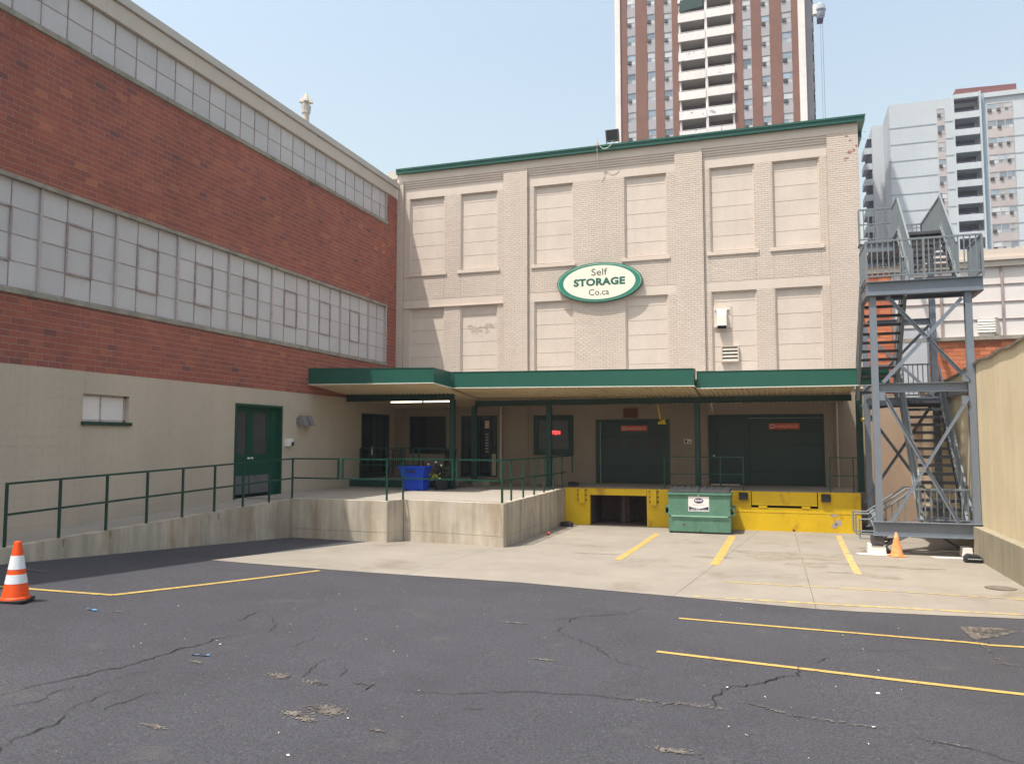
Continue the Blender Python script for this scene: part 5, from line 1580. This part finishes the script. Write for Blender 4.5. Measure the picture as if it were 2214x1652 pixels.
# three steps down to the left
for i in range(3):
    b = MB(); b.box(3.0 - .28 * (i + 1), 3.0 - .28 * i - .01, 21.60, 22.10, ZB - .165 * (i + 1) + .0, ZB - .165 * (i + 1) + .03); b.build('step', 'steel_dark', es)
b = MB(); b.hexa([(2.10, 21.58, .02), (2.18, 21.58, .02), (2.18, 21.60, .02), (2.10, 21.60, .02)], [(3.02, 21.58, .42), (3.02, 21.58, .62), (3.02, 21.60, .62), (3.02, 21.60, .42)]); b.build('step_stringer', 'steel', es, fixn=True)
def handrail(y, zt, x_end):
    b = MB(); r = .021
    P = [(3.10, y, 1.56 + zt), (2.96, y, 1.56 + zt), (2.10, y, .93 + zt), (x_end, y, .93 + zt), (x_end, y, .44 + zt), (2.35, y, .44 + zt)]
    for p, q in zip(P, P[1:]): b.tube(p, q, r, 8)
    return b.build('handrail', 'steel_pale', es)
handrail(21.60, .0, 1.80); handrail(22.05, .02, 1.78); 
b = MB(); b.tube((3.10, 21.56, 1.46), (2.96, 21.56, 1.44), .02, 8); b.tube((2.96, 21.56, 1.44), (2.12, 21.56, .80), .02, 8); b.tube((2.12, 21.56, .80), (1.88, 21.56, .80), .02, 8); b.tube((1.88, 21.56, .80), (1.88, 21.56, .34), .02, 8); b.tube((1.88, 21.56, .34), (2.35, 21.56, .34), .02, 8); b.build('handrail', 'steel_pale', es)
o = MB().bar((2.35, 21.6, .30), (3.02, 21.6, .78), .03).build('railing', 'steel_pale', es)
baluster_row(o, (2.35, 21.6), (3.05, 21.6), lambda q: .34 + .5 * q, lambda q: 1.10 + .45 * q)
# flight C: platform 1 up to the roof level, right side
ZT2 = 8.45
flight(3.32, 4.36, 22.05, 6.66, 23.95, ZT2 - .02, 9, railh=.98, sh=.26)
b = MB(); b.box(3.27, 3.37, 22.0, 22.08, 6.62, 7.55); b.build('newel_post', 'steel_pale', es)
grating(3.28, 4.46, 23.95, 27.2, ZT2); grating(2.42, 3.27, 25.0, 25.4, ZT2, name='platform'); grating(2.80, 3.27, 25.42, 27.2, ZT2, name='platform')
beam((2.42, 25.0, ZT2 - .14), (3.30, 25.0, ZT2 - .14), .10, .26, name='platform_beam'); beam((3.32, 23.98, ZT2 - .13), (4.44, 23.98, ZT2 - .13), .08, .22, name='platform_beam')
beam((4.44, 24.0, ZT2 - .14), (4.44, 28.85, ZT2 - .14), .10, .24, name='platform_beam'); beam((2.85, 27.2, ZT2 - .14), (4.44, 27.2, ZT2 - .14), .10, .24, name='platform_beam')
railing((2.42, 25.0), (3.32, 25.0), ZT2 + .12, ZT2 + 1.0, posts=(0,), mid=True)
railing((3.32, 24.0), (3.32, 25.0), ZT2 + .12, ZT2 + 1.0, posts=(1,)); railing((4.42, 24.0), (4.42, 27.2), ZT2 + .12, ZT2 + 1.0, posts=(0, .5, 1)); railing((3.5, 27.2), (4.42, 27.2), ZT2 + .12, ZT2 + 1.0, posts=(0, 1))
# feet
for x in (XA - .08, XB + .06):
    b = MB(); b.box(x - .13, x + .13, 21.25, 21.5, .20, .44); b.build('foot', 'steel_dark', es)
# white footing blocks
for i, (x0_, x1_, lab) in enumerate(((2.02, 2.44, 'white painted concrete block under the left foot of the staircase, by the small cone'), (4.17, 4.29, None))):
    if i == 1: x0_, x1_, lab = 4.05, 4.29, 'white painted concrete block under the right foot of the staircase, by the base wall'
    t = thing('footing_block', ((x0_ + x1_) / 2, 21.4, 0), lab, 'concrete block', 'white footing blocks of the staircase')
    b = MB(); b.hexa([(x0_, 21.25, .005), (x1_, 21.25, .005), (x1_, 21.62, .005), (x0_, 21.62, .005)], [(x0_ + .02, 21.27, .235), (x1_ - .02, 21.27, .235), (x1_ - .02, 21.60, .235), (x0_ + .02, 21.60, .235)]); b.build('block', 'block_white', t, bevel=.02)
b = MB()
for x0_, x1_, y0_, y1_ in ((1.74, 2.55, 21.02, 21.30), (3.35, 4.15, 20.95, 21.2)):
    b.add([(x0_, y1_, .0105), (x0_ + .1, y0_, .0105), (x1_, y0_, .0105), (x1_, y1_, .0105)], [(0, 1, 2, 3)])
tag(b.build('white_paint_spill', 'block_white'), 'white overspray paint on the apron around the footing blocks', kind='stuff')

b = MB()
for cx, cz, rx, rz_ in ((2.50, 13.12, .07, .03), (2.62, 12.95, .05, .03), (2.58, 12.55, .10, .05), (2.72, 12.62, .06, .06), (2.47, 12.35, .09, .035), (2.80, 12.75, .04, .05), (2.44, 12.28, .05, .02)):
    n = 9; b.add([(cx + rx * math.cos(i * 6.283 / n) * random.uniform(.5, 1.3), FY - .010, cz + rz_ * math.sin(i * 6.283 / n) * random.uniform(.5, 1.3)) for i in range(n)], [tuple(range(n))])
b.build('chipped_paint', 'chip', sb)
b = MB()
for cx, cz, rx, rz_ in ((-10.9, 7.05, .55, .16), (-10.6, 7.2, .3, .1), (-11.2, 7.1, .2, .08)):
    for _ in range(26):
        x = cx + random.gauss(0, rx * .45); z = cz + random.gauss(0, rz_ * .5); r = random.uniform(.02, .06); n = 6
        b.add([(x + r * math.cos(i * 6.283 / n) * random.uniform(.5, 1.5), WYD - .004 - random.uniform(0, .002), z + r * .6 * math.sin(i * 6.283 / n)) for i in range(n)], [tuple(range(n))])
b.build('smudge', 'smudge', sb)

# ================================================================== YELLOW SIDE WALL
yw = thing('side_wall', (4.4, 20, 0), 'pale yellow rendered side wall on a grey concrete base at the lot edge', 'wall')
b = MB()
tp = [(10, 4.62), (13, 4.66), (15, 4.60), (17.4, 4.63), (18.2, 4.57), (19.0, 4.60), (19.9, 4.53), (20.8, 4.56), (21.6, 4.48), (22.5, 4.46), (23.3, 4.40), (24.2, 4.38), (26, 4.34), (28.9, 4.30)]
b.prism([(10, .70)] + tp + [(28.9, .70)], 4.50, 4.70, 'x'); b.build('rendered_wall', 'wall_y', yw, fixn=True)
b = MB()
for (ya, za), (yb_, zb_) in zip(tp, tp[1:]):
    b.hexa([(4.44, ya, za + .002), (4.74, ya, za + .002), (4.74, yb_ - .01, zb_ + .002), (4.44, yb_ - .01, zb_ + .002)], [(4.43, ya, za + .05), (4.74, ya, za + .06), (4.74, yb_ - .01, zb_ + .05), (4.43, yb_ - .01, zb_ + .03)])
b.build('ragged_capping', 'sill', yw)
b = MB(); y = 6.0
while y < 21.3:
    ye = min(y + 1.85, 21.3); b.box(4.30, 4.80, y + .004, ye - .004, -.1, .735); y = ye
b.build('base_wall', 'grey_concrete', yw, bevel=.01)
b = MB(); b.box(4.42, 4.80, 21.3, 28.9, -.1, .70); b.build('base_wall', 'grey_concrete', yw)
b = MB(); b.box(4.8, 5.0, 6, 28.9, 0, 4.3); b.build('wall_back', 'grey_concrete', yw)
b = MB(); b.tube((4.47, 21.9, .1), (4.47, 21.9, 3.8), .03); b.build('drain_pipe', 'wall_y', yw)

# ================================================================== REAR WING
rw = thing('rear_wing', (7, FY, 0), 'orange brick rear wing with white painted panes behind the steel staircase', 'building')
b = MB(); b.box(XR + .01, 30, FY + .25, FY + 25, -.1, 8.5); b.build('building_body', 'cream', rw)
b = MB(); b.box(XR + .02, 30, FY + .02, FY + .249, -.1, 4.25); b.build('lower_wall', 'brown_block', rw)
b = MB(); b.box(XR + .02, 30, FY + .035, FY + .249, 4.25, 5.95); b.box(XR + .02, 3.72, FY + .035, FY + .249, 5.95, 8.3); b.build('mortar_bed', 'omortar', rw)
qs = brick_courses([(XR + .02, 8.6, 4.25, 5.93), (XR + .02, 3.72, 5.93, 8.3)], BL, BH, .012, 4.25)
b = MB(); b.box(.005, BL - .005, 0, .03, .005, BH - .005); proto = None
cut = MB(); cnt = 0
for q in qs:
    if q[4] and cnt < 295:
        cnt += 1
        off = (q[0] - 7, .02 + random.uniform(-.002, .003), q[2])
        if proto is None:
            proto = b.build('brick', 'obrick', None); proto.parent = rw; ORG[proto.name] = ORG[rw.name]; proto.location = off
        else: inst(proto, rw, off, 'brick')
    else:
        cut.box(q[0] + .005, q[1] - .005, FY + .02, FY + .05, q[2] + .005, q[3] - .005)
tag(cut.build('cut_brickwork', 'obrick', rw), kind='stuff')
b = MB(); b.box(3.74, 30, FY - .06, FY + .249, 5.95, 6.07); b.build('sill', 'sill', rw)
zs = [6.08, 6.62, 7.18, 7.74, 8.31]
xs_ = [3.76, 5.20, 6.96, 8.72, 10.5, 12.2]
for i in range(len(xs_) - 1):
    w = MB(); w.box(xs_[i] - .03, xs_[i] + .03, FY + .02, FY + .15, 6.07, 8.31)
    for z in zs[1:-1]: w.box(xs_[i] + .03, xs_[i + 1] - .03, FY + .05, FY + .13, z - .014, z + .014)
    fr = w.build('window', 'rusty_frame', rw)
    for z0_, z1_ in zip(zs, zs[1:]):
        q = MB(); q.box(xs_[i] + .03, xs_[i + 1] - .03, FY + .08, FY + .10, z0_ + .001, z1_ - .001); q.build('pane', 'pane_white', fr)
b = MB()
for k in range(5): b.hexa([(6.22, FY + .0, 6.20 + k * .085), (6.72, FY + .0, 6.20 + k * .085), (6.72, FY + .06, 6.22 + k * .085), (6.22, FY + .06, 6.22 + k * .085)], [(6.22, FY + .01, 6.265 + k * .085), (6.72, FY + .01, 6.265 + k * .085), (6.72, FY + .06, 6.275 + k * .085), (6.22, FY + .06, 6.275 + k * .085)])
lv = b.build('louvre', 'trimwhite', rw)
b = MB(); b.box(6.72, 6.80, FY - .03, FY + .07, 6.10, 6.66); b.build('louvre_frame', 'rusty_frame', rw)
b = MB(); b.box(XR + .02, 30, FY - .04, FY + .249, 8.31, 8.50); b.build('fascia', 'fascia_cream', rw)
b = MB(); b.box(XR + .02, 30, FY - .10, FY + .30, 8.50, 8.60); b.box(XR + .02, 30, FY - .04, FY + .30, 8.60, 8.87); b.build('coping', 'cream', rw)
b = MB(); b.box(3.98, 4.72, FY - .05, FY + .01, 4.10, 6.36); mp_ = b.build('metal_door', 'galv', rw)
b = MB()
for r_ in ((3.92, 3.98, 4.10, 6.42), (4.72, 4.78, 4.10, 6.42), (3.98, 4.72, 6.36, 6.42)): b.box(r_[0], r_[1], FY - .06, FY + .01, r_[2], r_[3])
b.build('door_frame', 'steel', mp_)

# ================================================================== TOWERS
def pane_window(parent, x0, x1, y, z0, z1, ac, tilt, curtain, frm):
    w = MB(); f_ = .06
    for r_ in ((x0, x0 + f_, z0, z1), (x1 - f_, x1, z0, z1), (x0 + f_, x1 - f_, z1 - f_, z1), (x0 + f_, x1 - f_, z0, z0 + f_)): w.box(r_[0], r_[1], y - .03, y + .05, r_[2], r_[3])
    zm = z0 + (z1 - z0) * .42
    w.box(x0 + f_, x1 - f_, y - .02, y + .04, zm - .03, zm + .03); xm = x0 + (x1 - x0) * .5
    w.box(xm - .02, xm + .02, y - .02, y + .04, z0 + f_, zm - .03)
    o = w.build('window', frm, parent)
    q = MB(); q.box(x0 + f_, x1 - f_, y + .01, y + .03, zm + .03, z1 - f_); q.build('pane', 'tglass' if not curtain else 'tcurtain', o)
    q = MB(); q.box(xm + .02, x1 - f_, y + .01, y + .03, z0 + f_, zm - .03); q.build('pane', 'tcurtain', o)
    q = MB(); q.box(x0 + f_, xm - .02, y + .01, y + .03, z0 + f_, zm - .03); q.build('pane', 'tglass', o)
    if ac:
        q = MB(); q.box(x0 + .1, xm - .02, y - .20, y + .01, z0 + .12, zm - .05); q.build('air_conditioner', 'tac', o)
    return o
TY = 118.0
bt = thing('brown_tower', (-8, TY, 0), 'tall brown brick apartment tower with white balconies down its middle', 'apartment tower')
ST = 3.005
b = MB(); b.box(-21.46, -12.60, TY + .3, TY + 22, 0, 96); b.box(-12.60, -4.75, TY + 2.2, TY + 22, 0, 96); b.box(-4.75, 4.30, TY + .3, TY + 22, 0, 96); b.build('tower_body', 'tbrick', bt)
for x0_, x1_ in ((-21.46, -20.44), (-19.14, -17.38), (-16.16, -14.84), (-13.62, -12.60), (-4.75, -3.44), (-2.20, -.82), (.37, 2.00), (3.36, 4.26)):
    b = MB(); b.box(x0_, x1_, TY, TY + .3, 0, 96); b.build('brick_pier', 'tbrick', bt)
b = MB(); b.box(-22.28, -21.461, TY - .25, TY + 1.2, 0, 96); b.build('corner_pier', 'twhite', bt)
b = MB(); b.box(4.261, 5.20, TY - .25, TY + 1.2, 0, 96); b.build('corner_pier', 'twhite', bt)
b = MB(); b.box(5.2, 6.25, TY + 2.5, TY + 14, 0, 96); b.build('side_bay', 'tgrey', bt)
b = MB(); b.box(-8.80, -8.45, TY - .30, TY + 2.2, 0, 96); b.build('party_wall', 'twhite', bt)
b = MB(); b.box(-12.599, -12.35, TY + .0, TY + 2.2, 0, 96); b.box(-5.0, -4.751, TY + .0, TY + 2.2, 0, 96); b.build('balcony_side_wall', 'twhite', bt)
cols = [(-20.44, -19.14, 0), (-17.38, -16.16, .25), (-14.84, -13.62, .50), (-3.44, -2.20, .15), (-.82, .37, .4), (2.00, 3.36, .55)]
Z0 = 51.05
for k in range(-2, 9):
    z = Z0 + k * ST
    for ci, (x0_, x1_, ph) in enumerate(cols):
        zz = z + [.30, .30, .05, .10, .20, .28][ci] - .2
        pane_window(bt, x0_ + .02, x1_ - .02, TY + .12, zz - .06, zz + 1.50, random.random() < .72, 0, random.random() < .35, 'tgrey')
        q = MB(); q.box(x0_ + .001, x1_ - .001, TY + .06, TY + .3, zz + 1.50, zz - .06 + ST); q.build('spandrel', 'tgrey', bt)
    for side, (x0_, x1_) in enumerate(((-12.68, -8.72), (-8.53, -4.62))):
        zb_ = z + .63 + (.0 if side == 0 else .12)
        pm_ = 'twhite' if k not in (-1, 0) else 'tpeel'
        q = MB(); q.box(x0_, x1_, TY - .45, TY - .30, zb_ - 1.38, zb_ - .10); ba = q.build('balcony', pm_ if random.random() < .8 else 'tpeel', bt)
        q = MB(); q.box(x0_, x1_, TY - .30, TY + 2.2, zb_ - 1.34, zb_ - 1.12); q.build('balcony_slab', 'tsoffit', ba)
        q = MB(); q.box(x0_, x1_, TY - .48, TY - .42, zb_ - .03, zb_ + .02)
        n = 12
        for i in range(n + 1):
            xx = x0_ + (x1_ - x0_) * i / n; q.box(xx - .015, xx + .015, TY - .46, TY - .43, zb_ - .10, zb_ - .03)
        q.build('balcony_rail', 'twhite', ba)
        q = MB(); q.box(x0_ + .1, x1_ - .1, TY + 1.7, TY + 1.79, zb_ - 1.1, zb_ + 1.1); q.build('balcony_window', 'tdark', ba)
    if True:
        for xx in (-22.45, 6.30):
            q = MB(); q.box(xx - .18, xx + .22, TY + 3, TY + 7, z - .2, z + .9); q.build('side_balcony', 'twhite' if xx < 0 else 'tgrey', bt)
            q = MB(); q.box(xx - .14, xx + .18, TY + 3.1, TY + 6.9, z + .9, z + 2.1); q.build('side_opening', 'tdark', bt)
q = MB(); q.hexa([(-12.5, TY - .5, 66.9), (-9.1, TY - .5, 67.3), (-9.1, TY - .44, 67.3), (-12.5, TY - .44, 66.9)], [(-12.3, TY - .5, 68.7), (-8.95, TY - .5, 69.0), (-8.95, TY - .44, 69.0), (-12.3, TY - .44, 68.7)]); q.build('dark_tarpaulin', 'green_dark', bt)
b = MB(); b.box(-21.4, 4.2, TY + .5, TY + 21.5, 96, 96.6); b.build('roof', 'roof', bt)
# swing stage with ropes
t = thing('swing_stage', (7.1, 116, 62), 'small suspended work platform with wrapped bundle hanging beside the brown tower', 'suspended platform')
b = MB(); b.box(6.75, 7.55, 115.6, 117.4, 61.7, 61.85)
for x in (6.75, 7.5):
    for y in (115.6, 117.35): b.box(x, x + .05, y, y + .05, 61.85, 63.1)
b.box(6.75, 7.55, 115.6, 115.65, 62.3, 62.36); b.box(6.75, 7.55, 115.6, 115.65, 63.0, 63.1); b.build('platform', 'navybal', t)
b = MB(); b.lathe([(.3, 61.9), (.55, 62.2), (.62, 62.8), (.75, 63.2), (.6, 63.9), (.3, 64.3)], 7.2, 116.4, 12); b.build('wrapped_bundle', 'wjoint', t)
b = MB(); b.box(6.2, 6.74, 116.0, 116.8, 62.6, 64.0); b.build('white_box', 'twhite', t)
b = MB(); b.tube((7.42, 116, 44), (7.42, 116, 98), .022, 6); b.tube((7.15, 116.2, 44), (7.15, 116.2, 61.8), .016, 6); b.tube((7.15, 116.2, 63), (7.15, 116.2, 98), .018, 6); b.build('rope', 'tac', t)

VY = 140.0
wt = thing('white_tower', (27, VY, 0), 'pale white apartment tower with a column of recessed balconies', 'apartment tower')
b = MB(); b.box(18.66, 28.05, VY + .02, VY + 22, 0, 57.55); b.build('tower_body', 'wwhite', wt)
b = MB(); b.box(28.05, 31.75, VY + 2.4, VY + 22, 0, 57.4); b.box(31.75, 55, VY + .4, VY + 22, 0, 57.7); b.build('tower_body', 'wwhite', wt)
b = MB(); b.box(16.9, 18.659, VY + 8, VY + 20, 0, 57.3); b.build('side_wing', 'wwhite', wt)
b = MB(); b.box(31.6, 32.30, VY + .0, VY + .4, 0, 57.7); b.build('blue_strip', 'wblue', wt)
b = MB(); b.box(27.9, 28.12, VY - .05, VY + .75, 0, 57.95); b.box(31.6, 31.8, VY - .6, VY + .75, 0, 57.95); b.build('balcony_side_wall', 'wwhite', wt)
b = MB(); b.box(28.12, 31.6, VY - .1, VY + .7, 57.3, 58.0); b.box(31.8, 40.0, VY + .1, VY + .4, 57.0, 57.75); b.build('parapet', 'wwhite', wt)
ph = MB(); ph.hexa([(27.9, VY + .8, 57.5), (37.1, VY + .8, 57.5), (37.1, VY + 14, 57.5), (27.9, VY + 14, 57.5)], [(28.6, VY + .8, 59.2), (37.1, VY + .8, 58.95), (37.1, VY + 14, 58.95), (28.6, VY + 14, 59.2)]); ph.build('penthouse', 'maroon', wt)
SW = 2.77
for k in range(0, 12):
    zt = 56.75 - k * SW      # opening top of the balcony
    q = MB(); q.box(28.12, 31.6, VY - .12, VY + .04, zt - SW - .02, zt - 1.75); ba = q.build('balcony', 'wwhite', wt)
    q = MB(); q.box(28.12, 31.6, VY + .05, VY + 2.4, zt - SW - .02, zt - SW + .2); q.build('balcony_slab', 'wjoint', ba)
    q = MB(); q.box(28.12, 31.6, VY - .11, VY - .06, zt - 1.60, zt - 1.54); q.build('balcony_rail', 'navybal', ba)
    q = MB(); q.box(28.3, 31.4, VY + 2.30, VY + 2.39, zt - 2.5, zt - .1); q.build('balcony_window', 'tdark', ba)
    q = MB(); q.box(30.2, 31.0, VY + 1.6, VY + 2.2, zt - 2.5, zt - 1.2); q.build('balcony_furniture', 'tcurtain', ba)
    zw = 56.0 - k * SW
    for ja, jb, jy, jz in ((18.4, 25.5, VY - .02, 53.6), (26.75, 27.9, VY - .02, 53.75), (36.3, 50, VY + .36, 53.2)):
        q = MB(); q.box(ja, jb, jy, jy + .04, jz - k * SW - .09, jz - k * SW + .09); q.build('panel_joint', 'wjoint', wt)
    pane_window(wt, 25.6, 26.7, VY - .03, zw - 1.45, zw, random.random() < .8, 0, random.random() < .4, 'wpink')
    q = MB(); q.box(25.6, 26.7, VY - .03, VY + .02, zw - SW + .0, zw - 1.45); q.build('spandrel', 'wpink', wt)
    for xa, xb in ((32.75, 34.05), (34.05, 35.2), (35.2, 36.3)):
        pane_window(wt, xa, xb, VY + .30, zw - 1.45, zw - .05, random.random() < .7, 0, random.random() < .5, 'wpink')
    q = MB(); q.box(32.75, 36.3, VY + .28, VY + .4, zw - SW, zw - 1.45); q.build('spandrel', 'wpink', wt)
    q = MB(); q.box(15.6, 16.9, VY + 9, VY + 13, zt - SW - 1.2, zt - SW - .1); q.build('side_balcony', 'wwhite', wt)
    q = MB(); q.box(16.2, 16.9, VY + 9.1, VY + 12.9, zt - SW - .1, zt - 1.25); q.build('side_opening', 'tdark', wt)
b = MB()
for x, z, L_ in ((16.0, 56.0, 2.0), (16.3, 57.2, 1.5)): b.bar((x, VY + 10, z), (x - L_, VY + 10, z + .1), .06)
b.build('aerial', 'wjoint', wt)
print('objects', len(bpy.data.objects), 'tris', sum(len(m.polygons) for m in bpy.data.meshes) * 2)
# thin summer haze in the air
b = MB(); b.box(-120, 120, -30, 175, -1.0, 104)
hz = b.build('haze', 'white')
hz.data.materials.clear()
hm = bpy.data.materials.new('haze_air'); hm.use_nodes = True
for n in list(hm.node_tree.nodes): hm.node_tree.nodes.remove(n)
ho = hm.node_tree.nodes.new('ShaderNodeOutputMaterial'); hv = hm.node_tree.nodes.new('ShaderNodeVolumePrincipled')
hv.inputs['Color'].default_value = (.80, .88, 1.0, 1); hv.inputs['Density'].default_value = .0005; hv.inputs['Anisotropy'].default_value = .1
hm.node_tree.links.new(hv.outputs[0], ho.inputs['Volume'])
hz.data.materials.append(hm); hz['kind'] = 'stuff'; hz['label'] = 'thin pale summer haze over the lot and the towers'
